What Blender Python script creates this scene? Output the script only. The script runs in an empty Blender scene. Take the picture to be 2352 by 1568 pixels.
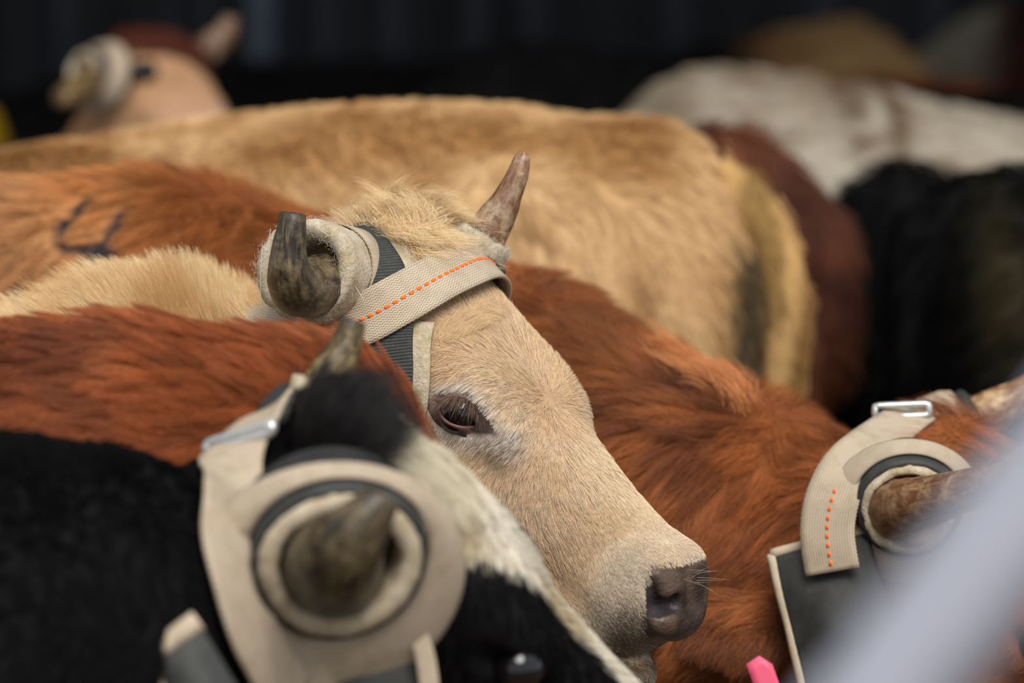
import bpy, math, random, time
import numpy as np
from mathutils import Matrix, Vector, kdtree
T0 = time.time()
rng = np.random.default_rng(7)
scn = bpy.context.scene
col = scn.collection

# ------------------------------------------------------------------ camera
PITCH = math.radians(7.5)
CAM = np.array([0.0, 0.0, 1.65])
LENS = 200.0
FPX = LENS / 36.0 * 2352.0
c_f = np.array([0, math.cos(PITCH), -math.sin(PITCH)])
c_r = np.array([1.0, 0, 0])
c_u = np.array([0, math.sin(PITCH), math.cos(PITCH)])
CM = np.stack([c_r, -c_u, c_f], 1)          # camera axes (right, down, away) in world
cd = bpy.data.cameras.new('camera'); cam = bpy.data.objects.new('camera', cd); col.objects.link(cam)
cam.location = CAM; cam.rotation_euler = (math.pi / 2 - PITCH, 0, 0)
cd.lens = LENS; cd.sensor_width = 36; cd.clip_start = 0.1; cd.clip_end = 200
cd.dof.use_dof = True; cd.dof.focus_distance = 4.66; cd.dof.aperture_fstop = 4.0
scn.camera = cam

# ------------------------------------------------------------------ light
world = bpy.data.worlds.new('overcast_sky'); scn.world = world; world.use_nodes = True
wn = world.node_tree; wn.nodes.clear()
w_o = wn.nodes.new('ShaderNodeOutputWorld'); w_b = wn.nodes.new('ShaderNodeBackground')
w_b.inputs[0].default_value = (0.86, 0.93, 1.0, 1); w_b.inputs[1].default_value = 0.68
wn.links.new(w_b.outputs[0], w_o.inputs[0])
sd = bpy.data.lights.new('hazy_sun', 'SUN'); sun = bpy.data.objects.new('hazy_sun', sd); col.objects.link(sun)
sd.energy = 2.9; sd.angle = math.radians(35); sd.color = (1.0, 0.96, 0.9)
sun.rotation_euler = (math.radians(38), math.radians(12), 0)
vs = scn.view_settings
vs.view_transform = 'Standard'; vs.look = 'None'; vs.gamma = 1.0; vs.use_curve_mapping = False
vs.exposure = 0.2

scn.cycles.max_bounces = 5; scn.cycles.diffuse_bounces = 3; scn.cycles.glossy_bounces = 2
scn.cycles.adaptive_threshold = 0.02

# ------------------------------------------------------------------ helpers
def W(px, py, d):
    return CAM + d * (c_f + (px - 1176.0) / FPX * c_r - (py - 784.0) / FPX * c_u)
def project(P):
    q = (np.asarray(P) - CAM) @ CM
    return 1176 + FPX * q[..., 0] / q[..., 2], 784 + FPX * q[..., 1] / q[..., 2], q[..., 2]
def nrm(v):
    v = np.asarray(v, float)
    return v / np.maximum(np.linalg.norm(v, axis=-1, keepdims=True), 1e-9)
def srgb(r, g, b):
    c = np.array([r, g, b]) / 255.0
    return np.where(c <= .04045, c / 12.92, ((c + .055) / 1.055) ** 2.4)
def spline(xs, ys):
    """smooth interpolation (Catmull-Rom) as a function"""
    xs = np.asarray(xs, float); ys = np.asarray(ys, float)
    m = np.gradient(ys, xs)
    def f(x):
        x = np.clip(x, xs[0], xs[-1])
        i = np.clip(np.searchsorted(xs, x) - 1, 0, len(xs) - 2)
        h = xs[i + 1] - xs[i]; t = (x - xs[i]) / h
        t2 = t * t; t3 = t2 * t
        return ((2*t3 - 3*t2 + 1) * ys[i] + (t3 - 2*t2 + t) * h * m[i] + (-2*t3 + 3*t2) * ys[i+1] + (t3 - t2) * h * m[i+1])
    return f
def curve_pts(pts, n):
    pts = np.asarray(pts, float)
    t = np.concatenate([[0], np.cumsum(np.linalg.norm(np.diff(pts[:, :3], axis=0), axis=1))])
    s = np.linspace(0, t[-1], n)
    return np.stack([spline(t, pts[:, k])(s) for k in range(pts.shape[1])], 1)
_H = np.random.default_rng(3).random(65536).astype(np.float32)
def vnoise(P, scale=1.0, seed=0):
    """smooth value noise in 0..1"""
    P = np.asarray(P, np.float64) * scale + seed * 17.31
    i = np.floor(P).astype(np.int64); f = P - i; f = f * f * (3 - 2 * f)
    def h(a, b, c):
        return _H[((i[:, 0] + a) * 73856093 ^ (i[:, 1] + b) * 19349663 ^ (i[:, 2] + c) * 83492791) & 65535]
    x, y, z = f[:, 0], f[:, 1], f[:, 2]
    l = lambda a, b, t: a + (b - a) * t
    return l(l(l(h(0,0,0), h(1,0,0), x), l(h(0,1,0), h(1,1,0), x), y), l(l(h(0,0,1), h(1,0,1), x), l(h(0,1,1), h(1,1,1), x), y), z)
def sstep(a, b, x):
    t = np.clip((x - a) / (b - a), 0, 1); return t * t * (3 - 2 * t)

# ---- implicit shapes
def smin(a, b, k):
    h = np.clip(0.5 + 0.5 * (b - a) / k, 0, 1)
    return b + (a - b) * h - k * h * (1 - h)
def smax(a, b, k): return -smin(-a, -b, k)
def rcone(P, a, b, r1, r2):
    a = np.asarray(a, float); ba = np.asarray(b, float) - a
    t = np.clip(((P - a) @ ba) / (ba @ ba), 0, 1)
    return np.linalg.norm(P - a - t[:, None] * ba, axis=1) - (r1 + (r2 - r1) * t)
def ellip(P, c, r, R=None):
    q = P - np.asarray(c, float)
    if R is not None: q = q @ R
    r = np.asarray(r, float)
    k0 = np.linalg.norm(q / r, axis=1); k1 = np.linalg.norm(q / (r * r), axis=1)
    return k0 * (k0 - 1) / np.maximum(k1, 1e-6)
def grad(f, P, e=1e-3):
    g = np.empty_like(P)
    for k in range(3):
        d = np.zeros(3); d[k] = e
        g[:, k] = (f(P + d) - f(P - d)) / (2 * e)
    return g
def to_iso(f, P, iso=0.0, it=3):
    P = np.array(P, float)
    for _ in range(it):
        g = grad(f, P); n2 = np.maximum((g * g).sum(1), .05)
        P = P - (np.clip(f(P) - iso, -.03, .03) / n2)[:, None] * g
    return P
def raycast(f, px, py, start=3.0, end=9.0, iso=0.0):
    px = np.atleast_1d(np.asarray(px, float)); py = np.atleast_1d(np.asarray(py, float))
    D = (c_f + ((px - 1176) / FPX)[:, None] * c_r - ((py - 784) / FPX)[:, None] * c_u)
    t = np.full(len(px), start)
    for _ in range(160):
        d = f(CAM + t[:, None] * D) - iso
        t = t + np.clip(d, -.05, .2) * .6
    return CAM + t[:, None] * D
def axis_coords(lo, hi, h, fine=None, hf=None):
    """grid coordinates along one axis: step h, hf inside the fine interval, growing between"""
    if fine is None: return np.arange(lo, hi + h, h)
    out = [lo]
    while out[-1] < hi:
        x = out[-1]; d = max(fine[0] - x, x - fine[1], 0)
        st = min(h, hf + d * .22)
        if x < fine[0] < x + st * 1.001: st = max(hf, fine[0] - x)
        out.append(x + st)
    return np.array(out)
def nets(f, lo, hi, h, blk=4, fine=None, hf=None):
    """surface nets on a sparse rectilinear grid; returns verts, quads"""
    ax_ = [axis_coords(lo[k], hi[k], h, None if fine is None else (fine[0][k], fine[1][k]), hf) for k in range(3)]
    for k in range(3):
        c = ax_[k]; pad = (-(len(c) - 1)) % blk
        ax_[k] = np.concatenate([c, c[-1] + h * np.arange(1, pad + 1)])
    n = np.array([len(c) for c in ax_]); nb = (n - 1) // blk
    g = [(c[0:-1:blk] + c[blk::blk]) / 2 for c in ax_]; hw = [(c[blk::blk] - c[0:-1:blk]) / 2 for c in ax_]
    C = np.stack(np.meshgrid(*g, indexing='ij'), -1).reshape(-1, 3)
    HW = np.linalg.norm(np.stack(np.meshgrid(*hw, indexing='ij'), -1).reshape(-1, 3), axis=1)
    fc = np.concatenate([f(c) for c in np.array_split(C, max(1, len(C) // 200000))])
    act = np.abs(fc) < HW * 1.25
    V = np.repeat(np.repeat(np.repeat(np.where(fc.reshape(nb) < 0, -1.0, 1.0).astype(np.float32), blk, 0), blk, 1), blk, 2)
    V = np.pad(V, ((0, 1), (0, 1), (0, 1)), mode='edge')
    bi = np.argwhere(act.reshape(nb))
    need = np.zeros(n, bool)
    for a in range(blk + 1):
        for b in range(blk + 1):
            for c in range(blk + 1):
                need[bi[:, 0] * blk + a, bi[:, 1] * blk + b, bi[:, 2] * blk + c] = True
    idx = np.argwhere(need); del need
    for part in np.array_split(idx, max(1, len(idx) // 200000)):
        V[part[:, 0], part[:, 1], part[:, 2]] = f(np.stack([ax_[k][part[:, k]] for k in range(3)], 1))
    S = V < 0
    cell = np.zeros(n - 1, np.int8)
    for a in (0, 1):
        for b in (0, 1):
            for c in (0, 1):
                cell += S[a:n[0]-1+a, b:n[1]-1+b, c:n[2]-1+c]
    cells = np.argwhere((cell > 0) & (cell < 8))
    ID = np.full(n - 1, -1, np.int32); ID[cells[:, 0], cells[:, 1], cells[:, 2]] = np.arange(len(cells))
    acc = np.zeros((len(cells), 3)); cnt = np.zeros(len(cells))
    for ax in range(3):
        u, v = (ax + 1) % 3, (ax + 2) % 3
        for a in (0, 1):
            for b in (0, 1):
                p = cells.copy(); p[:, u] += a; p[:, v] += b
                q = p.copy(); q[:, ax] += 1
                va = V[p[:, 0], p[:, 1], p[:, 2]]; vb = V[q[:, 0], q[:, 1], q[:, 2]]
                m = (va < 0) != (vb < 0)
                t = np.where(m, va / np.where(m, va - vb, 1), 0)
                x = p.astype(float); x[:, ax] += t
                acc += x * m[:, None]; cnt += m
    acc = acc / np.maximum(cnt, 1)[:, None]
    verts = np.stack([np.interp(acc[:, k], np.arange(n[k]), ax_[k]) for k in range(3)], 1)
    quads = []
    for ax in range(3):
        u, v = (ax + 1) % 3, (ax + 2) % 3
        sl0 = [slice(None)] * 3; sl1 = [slice(None)] * 3
        sl0[ax] = slice(0, n[ax] - 1); sl1[ax] = slice(1, n[ax])
        s0 = S[tuple(sl0)]; s1 = S[tuple(sl1)]
        e = np.argwhere(s0 != s1)
        e = e[(e[:, u] > 0) & (e[:, v] > 0) & (e[:, u] < n[u] - 1) & (e[:, v] < n[v] - 1)]
        ins = s0[e[:, 0], e[:, 1], e[:, 2]]
        c = []
        for du, dv in ((1, 1), (0, 1), (0, 0), (1, 0)):
            p = e.copy(); p[:, u] -= du; p[:, v] -= dv
            c.append(ID[p[:, 0], p[:, 1], p[:, 2]])
        q = np.stack(c, 1); q[~ins] = q[~ins][:, ::-1]
        quads.append(q)
    quads = np.concatenate(quads); quads = quads[(quads >= 0).all(1)]
    return verts, quads

# ---- objects
def finish(o, parent=None, label=None, cat=None, group=None, kind=None):
    if o.name not in col.objects: col.objects.link(o)
    if parent is not None: o.parent = parent
    if label: o['label'] = label
    if cat: o['category'] = cat
    if group: o['group'] = group
    if kind: o['kind'] = kind
    return o
def root(name, loc, label, cat, group=None):
    o = bpy.data.objects.new(name, None); o.location = loc; o.empty_display_size = .1
    return finish(o, None, label, cat, group)
def base_of(parent):
    b = np.zeros(3)
    while parent is not None:
        b = b + np.array(parent.location); parent = parent.parent
    return b
def mesh(name, V, F, mat, parent=None, cols=None, uv=None, smooth=True, **kw):
    """one mesh object from world coordinates"""
    b = base_of(parent)
    V = np.asarray(V, float) - b
    me = bpy.data.meshes.new(name)
    if isinstance(F, np.ndarray) and F.shape[1] == 4:
        me.vertices.add(len(V)); me.vertices.foreach_set('co', V.astype(np.float32).ravel())
        me.loops.add(F.size); me.loops.foreach_set('vertex_index', F.astype(np.int32).ravel())
        me.polygons.add(len(F)); me.polygons.foreach_set('loop_start', (np.arange(len(F)) * 4).astype(np.int32))
        me.polygons.foreach_set('loop_total', np.full(len(F), 4, np.int32))
        me.update(calc_edges=True)
    else:
        me.from_pydata(V.tolist(), [], [list(map(int, f)) for f in F])
    me.validate()
    if smooth: me.polygons.foreach_set('use_smooth', np.ones(len(me.polygons), bool))
    if cols is not None:
        a = me.attributes.new('col', 'FLOAT_COLOR', 'POINT')
        a.data.foreach_set('color', (cols if cols.shape[1] == 4 else np.concatenate([cols, np.zeros((len(cols), 1))], 1)).astype(np.float32).ravel())
    if uv is not None:
        l = me.uv_layers.new(name='UVMap')
        vi = np.empty(len(me.loops), np.int32); me.loops.foreach_get('vertex_index', vi)
        l.data.foreach_set('uv', np.asarray(uv, np.float32)[vi].ravel())
    me.materials.append(mat)
    return finish(bpy.data.objects.new(name, me), parent, **kw)
def hair(name, P, rad, cols, mat, parent, **kw):
    """P: strands x points x 3 in world; rad: points profile (m) or strands x points; cols: strands x 3"""
    n, k, _ = P.shape
    hc = bpy.data.hair_curves.new(name)
    hc.add_curves([k] * n)
    hc.attributes['position'].data.foreach_set('vector', (P - base_of(parent)).astype(np.float32).ravel())
    r = hc.attributes.get('radius') or hc.attributes.new('radius', 'FLOAT', 'POINT')
    rad = np.asarray(rad, float)
    if rad.ndim == 1: rad = np.broadcast_to(rad, (n, k))
    r.data.foreach_set('value', rad.astype(np.float32).ravel())
    a = hc.attributes.new('col', 'FLOAT_COLOR', 'CURVE')
    a.data.foreach_set('color', np.concatenate([cols, np.ones((n, 1))], 1).astype(np.float32).ravel())
    hc.materials.append(mat)
    return finish(bpy.data.objects.new(name, hc), parent, **kw)

# ---- sweeps
def frame_sweep(C):
    T = nrm(np.gradient(C, axis=0)); U = np.empty_like(T)
    ref = np.array([0, 0, 1.0]) if abs(T[0, 2]) < .9 else np.array([1.0, 0, 0])
    u = nrm(np.cross(ref, T[0]))
    for i in range(len(C)):
        u = nrm(u - T[i] * (u @ T[i])); U[i] = u
    return T, U, np.cross(T, U)
def tube(C, R, seg=20, cap=True):
    """tube around C (n x 3) with radii R (n)"""
    C = np.asarray(C, float); R = np.asarray(R, float)
    T, U, N = frame_sweep(C); th = np.linspace(0, 2 * np.pi, seg, endpoint=False)
    V = C[:, None] + R[:, None, None] * (np.cos(th)[None, :, None] * U[:, None] + np.sin(th)[None, :, None] * N[:, None])
    V = V.reshape(-1, 3); F = []
    for i in range(len(C) - 1):
        for j in range(seg):
            k = (j + 1) % seg
            F.append((i*seg + j, i*seg + k, (i+1)*seg + k, (i+1)*seg + j))
    if cap:
        F.append(tuple(range(seg))[::-1]); F.append(tuple((len(C) - 1) * seg + j for j in range(seg)))
    return V, F
def slab(Ptop, Pbot):
    """closed slab between two grids n x m x 3, with uv"""
    n, m, _ = Ptop.shape
    V = np.concatenate([Ptop.reshape(-1, 3), Pbot.reshape(-1, 3)]); o = n * m; F = []
    for i in range(n - 1):
        for j in range(m - 1):
            a, b, c, d = i*m + j, i*m + j + 1, (i+1)*m + j + 1, (i+1)*m + j
            F.append((a, b, c, d)); F.append((o+d, o+c, o+b, o+a))
    for i in range(n - 1):
        a, d = i*m, (i+1)*m; F.append((a, d, o+d, o+a))
        a, d = i*m + m - 1, (i+1)*m + m - 1; F.append((d, a, o+a, o+d))
    for j in range(m - 1):
        a, b = j, j + 1; F.append((b, a, o+a, o+b))
        a, b = (n-1)*m + j, (n-1)*m + j + 1; F.append((a, b, o+b, o+a))
    return V, F

# ------------------------------------------------------------------ materials
MATS = {}
def nodes_of(name):
    m = bpy.data.materials.new(name); m.use_nodes = True
    nt = m.node_tree; b = nt.nodes['Principled BSDF']
    MATS[name] = m
    return m, nt, b
def add(nt, typ, **kw):
    n = nt.nodes.new(typ)
    for k, v in kw.items(): setattr(n, k, v)
    return n
def mix_rgb(nt, typ, fac, a, b):
    n = nt.nodes.new('ShaderNodeMix'); n.data_type = 'RGBA'; n.blend_type = typ
    for s, v in ((0, fac), (6, a), (7, b)):
        if hasattr(v, 'links'): nt.links.new(v, n.inputs[s])
        elif s == 0: n.inputs[0].default_value = v
        else: n.inputs[s].default_value = (*v, 1)
    return n.outputs[2]
def ramp(nt, src, stops):
    n = nt.nodes.new('ShaderNodeValToRGB'); e = n.color_ramp.elements
    while len(e) < len(stops): e.new(.5)
    for el, (p, c) in zip(e, stops): el.position = p; el.color = (*c, 1) if len(c) == 3 else c
    nt.links.new(src, n.inputs[0]); return n.outputs[0]
def noise_tex(nt, scale, detail=4, rough=.6, coord='Object', stretch=None, dist=0.0):
    tc = nt.nodes.new('ShaderNodeTexCoord'); src = tc.outputs[coord]
    if stretch is not None:
        mp = nt.nodes.new('ShaderNodeMapping'); mp.inputs['Scale'].default_value = stretch
        nt.links.new(src, mp.inputs[0]); src = mp.outputs[0]
    n = nt.nodes.new('ShaderNodeTexNoise'); n.inputs['Scale'].default_value = scale
    n.inputs['Detail'].default_value = detail; n.inputs['Roughness'].default_value = rough; n.inputs['Distortion'].default_value = dist
    nt.links.new(src, n.inputs['Vector']); return n.outputs[0]
def bump(nt, b, h, strength, dist):
    n = nt.nodes.new('ShaderNodeBump'); n.inputs['Strength'].default_value = strength; n.inputs['Distance'].default_value = dist
    nt.links.new(h, n.inputs['Height']); nt.links.new(n.outputs[0], b.inputs['Normal'])

def mat_hide():
    """skin under the coat; the alpha of 'col' marks bare wet leather"""
    m, nt, b = nodes_of('hide')
    a = add(nt, 'ShaderNodeAttribute', attribute_name='col')
    n = noise_tex(nt, 90, 3)
    nt.links.new(mix_rgb(nt, 'MULTIPLY', 1, a.outputs['Color'], ramp(nt, n, [(.3, (.75, .75, .75)), (.7, (1, 1, 1))])), b.inputs['Base Color'])
    mr = add(nt, 'ShaderNodeMapRange'); mr.inputs[1].default_value = 0; mr.inputs[2].default_value = 1; mr.inputs[3].default_value = .8; mr.inputs[4].default_value = .33
    nt.links.new(a.outputs['Alpha'], mr.inputs[0]); nt.links.new(mr.outputs[0], b.inputs['Roughness'])
    b.inputs['Specular IOR Level'].default_value = .22
    tc = add(nt, 'ShaderNodeTexCoord'); v = add(nt, 'ShaderNodeTexVoronoi'); v.inputs['Scale'].default_value = 330
    nt.links.new(tc.outputs['Object'], v.inputs['Vector'])
    bump(nt, b, mix_rgb(nt, 'MIX', a.outputs['Alpha'], n, v.outputs['Distance']), .35, .0016)
    return m
def mat_fur(name='fur', rough=.55, spec=.35):
    m, nt, b = nodes_of(name)
    a = add(nt, 'ShaderNodeAttribute', attribute_name='col')
    nt.links.new(a.outputs['Color'], b.inputs['Base Color'])
    b.inputs['Roughness'].default_value = rough; b.inputs['Specular IOR Level'].default_value = spec
    return m
def mat_simple(name, c, rough=.6, spec=.4, metal=0, nscale=None, var=.25, bumpd=0):
    m, nt, b = nodes_of(name)
    b.inputs['Roughness'].default_value = rough; b.inputs['Specular IOR Level'].default_value = spec; b.inputs['Metallic'].default_value = metal
    if nscale:
        n = noise_tex(nt, nscale, 5)
        lo = tuple(np.array(c) * (1 - var)); hi = tuple(np.minimum(np.array(c) * (1 + var), 1))
        nt.links.new(ramp(nt, n, [(.3, lo), (.7, hi)]), b.inputs['Base Color'])
        if bumpd: bump(nt, b, n, .6, bumpd)
    else: b.inputs['Base Color'].default_value = (*c, 1)
    return m
def mat_webbing(name, c, c2, su=1.0, sv=1.0, dirt=(.22, .17, .09), dirt_amt=.55):
    """woven strap; uv in metres (u along, v across)"""
    m, nt, b = nodes_of(name)
    tc = add(nt, 'ShaderNodeTexCoord'); sp = add(nt, 'ShaderNodeSeparateXYZ'); nt.links.new(tc.outputs['UV'], sp.inputs[0])
    def mth(op, a, b_=None):
        n_ = add(nt, 'ShaderNodeMath', operation=op)
        for i_, v_ in ((0, a), (1, b_)):
            if v_ is None: continue
            if hasattr(v_, 'links'): nt.links.new(v_, n_.inputs[i_])
            else: n_.inputs[i_].default_value = v_
        return n_.outputs[0]
    ku, kv = 6.2832 / (.0036 * su), 6.2832 / (.0024 * sv)
    wave = mth('SINE', mth('MULTIPLY', sp.outputs[0], ku))
    rows = mth('SINE', mth('ADD', mth('MULTIPLY', sp.outputs[1], kv), mth('MULTIPLY', wave, 1.5)))
    knots = mth('SINE', mth('MULTIPLY', sp.outputs[0], ku * 2))
    hgt = mth('ADD', mth('MULTIPLY', rows, .5), mth('MULTIPLY', knots, .16))
    weave = ramp(nt, mth('ADD', mth('MULTIPLY', hgt, .7), .5), [(.12, (.42,) * 3), (.55, (1,) * 3)])
    n = noise_tex(nt, 38, 5, .65); n2 = noise_tex(nt, 11, 3, .6)
    d = mix_rgb(nt, 'MIX', ramp(nt, n, [(.45, (0, 0, 0)), (.75, (dirt_amt,) * 3)]), c, dirt)
    d = mix_rgb(nt, 'MIX', ramp(nt, n2, [(.5, (0, 0, 0)), (.75, (.4,) * 3)]), d, c2)
    cc = mix_rgb(nt, 'MULTIPLY', .8, d, weave)
    nt.links.new(cc, b.inputs['Base Color']); b.inputs['Roughness'].default_value = .85; b.inputs['Specular IOR Level'].default_value = .2
    bump(nt, b, weave, .8, .0008)
    return m
def mat_ribbed(name, c, c2, period=.0026):
    m, nt, b = nodes_of(name)
    tc = add(nt, 'ShaderNodeTexCoord'); w = add(nt, 'ShaderNodeTexWave'); w.wave_type = 'BANDS'; w.bands_direction = 'X'
    w.inputs['Scale'].default_value = .314 / period; w.inputs['Distortion'].default_value = .6; w.inputs['Detail'].default_value = 2; w.inputs['Detail Scale'].default_value = 6
    nt.links.new(tc.outputs['UV'], w.inputs['Vector'])
    n = noise_tex(nt, 220, 4, .7)
    d = mix_rgb(nt, 'MIX', ramp(nt, n, [(.5, (0, 0, 0)), (.75, (.5,) * 3)]), c, c2)
    nt.links.new(mix_rgb(nt, 'MULTIPLY', .8, d, ramp(nt, w.outputs['Fac'], [(.15, (.35,) * 3), (.6, (1,) * 3)])), b.inputs['Base Color'])
    b.inputs['Roughness'].default_value = .8; b.inputs['Specular IOR Level'].default_value = .25
    bump(nt, b, w.outputs['Fac'], .8, .0008)
    return m
def mat_felt(name, c, c2):
    m, nt, b = nodes_of(name)
    n = noise_tex(nt, 60, 6, .7); n2 = noise_tex(nt, 420, 3, .7)
    d = ramp(nt, n, [(.35, tuple(c2)), (.6, tuple(c))])
    nt.links.new(mix_rgb(nt, 'MULTIPLY', .6, d, ramp(nt, n2, [(.3, (.55,) * 3), (.65, (1,) * 3)])), b.inputs['Base Color'])
    b.inputs['Roughness'].default_value = .95; b.inputs['Specular IOR Level'].default_value = .1
    bump(nt, b, n2, 1.0, .0015)
    return m
def mat_horn(name, dark, mid, light, wear=.5):
    m, nt, b = nodes_of(name)
    tc = add(nt, 'ShaderNodeTexCoord'); mp = add(nt, 'ShaderNodeMapping'); mp.inputs['Scale'].default_value = (7, 5.0, 1)
    nt.links.new(tc.outputs['UV'], mp.inputs[0])
    n = add(nt, 'ShaderNodeTexNoise'); n.inputs['Scale'].default_value = 1.6; n.inputs['Detail'].default_value = 6; n.inputs['Roughness'].default_value = .65
    n.inputs['Distortion'].default_value = .8
    tw = noise_tex(nt, 48, 7, .72)
    nt.links.new(mp.outputs[0], n.inputs['Vector'])
    a = ramp(nt, n.outputs[0], [(.40, dark), (.60, mid), (.84, light)])
    w = ramp(nt, tw, [(.48, (0, 0, 0)), (.66, (wear,) * 3)])
    va = add(nt, 'ShaderNodeAttribute', attribute_name='col')
    d = mix_rgb(nt, 'MULTIPLY', 1, mix_rgb(nt, 'MIX', w, a, light), va.outputs['Color'])
    nt.links.new(d, b.inputs['Base Color'])
    b.inputs['Roughness'].default_value = .42; b.inputs['Specular IOR Level'].default_value = .45
    bump(nt, b, tw, .5, .0012)
    return m
HIDE = mat_hide(); FUR = mat_fur()
FUR_MATT = mat_fur('matt_fur', .85, .08)
M_WEB = mat_webbing('tan_webbing', srgb(202, 183, 160), srgb(184, 166, 136), dirt=(.27, .21, .12), dirt_amt=.5)
M_BLACKWEB = mat_ribbed('black_ribbed_strap', srgb(70, 72, 70), srgb(100, 100, 92))
M_FELT = mat_felt('felt_pad', srgb(214, 199, 176), srgb(184, 164, 130))
M_RUBBER = mat_simple('black_rubber_pad', srgb(52, 52, 50), .65, .4, 0, 40, .45, .001)
M_ORANGE = mat_simple('orange_thread', srgb(246, 112, 34), .7, .3)
M_BUCKLE = mat_simple('nickel_buckle', srgb(200, 200, 198), .35, .5, .6, 60, .15)
M_HORN_DARK = mat_horn('dark_horn', srgb(34, 27, 21), srgb(76, 62, 44), srgb(164, 146, 108), .45)
M_HORN_BROWN = mat_horn('brown_horn', srgb(92, 60, 42), srgb(132, 98, 70), srgb(190, 172, 146), .7)
M_EYE = mat_simple('wet_eye', (.006, .005, .006), .04, .6)
M_LID = mat_simple('eyelid_skin', srgb(96, 70, 66), .42, .5, 0, 160, .4, .0008)
M_NOSE = None

# ------------------------------------------------------------------ cattle
SOCKET = [True]
_hx = [-.035, 0, .04, .09, .15, .20, .26, .31, .348, .378, .400]
H_top = spline(_hx, [-.045, -.002, .021, .026, .014, -.006, -.022, -.033, -.040, -.050, -.084])
H_bot = spline(_hx, [-.11, -.15, -.18, -.196, -.196, -.186, -.172, -.162, -.158, -.150, -.112])
H_wid = spline(_hx, [.055, .078, .086, .087, .078, .065, .052, .045, .046, .043, .024])
R_MOUTH = np.array([[math.cos(.3), 0, -math.sin(.3)], [0, 1, 0], [math.sin(.3), 0, math.cos(.3)]])
EYE_L = np.array([.158, -.082, -.032])
def head_sdf(q):
    """skull, jaw and muzzle in head space: x to the nose, y to its left, z out of the forehead"""
    x = q[:, 0]; y = np.abs(q[:, 1]); z = q[:, 2]; s = q.copy(); s[:, 1] = -y
    xc = np.clip(x, -.035, .400)
    zt = H_top(xc); zb = H_bot(xc); w = H_wid(xc); zc = (zt + zb) / 2; h = (zt - zb) / 2
    we = w * (1 - .42 * sstep(.45, 1.05, (zt - z) / (2 * h)))
    r = ((y / we) ** 2.6 + (np.abs(z - zc) / h) ** 2.6) ** (1 / 2.6)
    d = (r - 1) * np.minimum(w, h)
    d = np.where((x < -.035) | (x > .400), np.sqrt(np.maximum(d + .012, 0) ** 2 + (x - xc) ** 2) - .012, d)
    d = smin(d, ellip(s, (.006, 0, -.002), (.048, .085, .036)), .03)
    sb = s.copy(); sb[:, 1] -= np.where(q[:, 1] > 0, .010, 0)
    d = smin(d, ellip(sb, (.150, -.060, -.030), (.055, .022, .028)), .03)          # brow
    d = smin(d, ellip(s, (.12, -.060, -.115), (.085, .030, .065)), .03)           # cheek
    d = smin(d, ellip(s, (.366, -.026, -.088), (.033, .025, .040)), .025)         # muzzle pad
    d = smin(d, ellip(s, (.358, 0, -.160), (.046, .036, .020)), .014)             # lower lip
    d = smin(d, rcone(s, (.15, -.045, -.165), (.34, -.02, -.15), .03, .02), .03)   # jaw bone
    if SOCKET[0]: d = smax(d, -ellip(s, EYE_L + np.array([.0, -.006, -.002]), (.0235, .018, .0125)), .006)   # socket
    d = smax(d, -ellip(s, (.386, -.046, -.143), (.075, .030, .0035), R_MOUTH), .006)       # mouth line
    a = smin(rcone(s, (.396, -.022, -.074), (.392, -.040, -.080), .0085, .0075), rcone(s, (.392, -.040, -.080), (.371, -.050, -.056), .0062, .0035), .006)
    a = np.where(q[:, 1] > 0, a + .02, a)
    d = smax(d, -a, .005)                                                          # nostril
    return d

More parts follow.
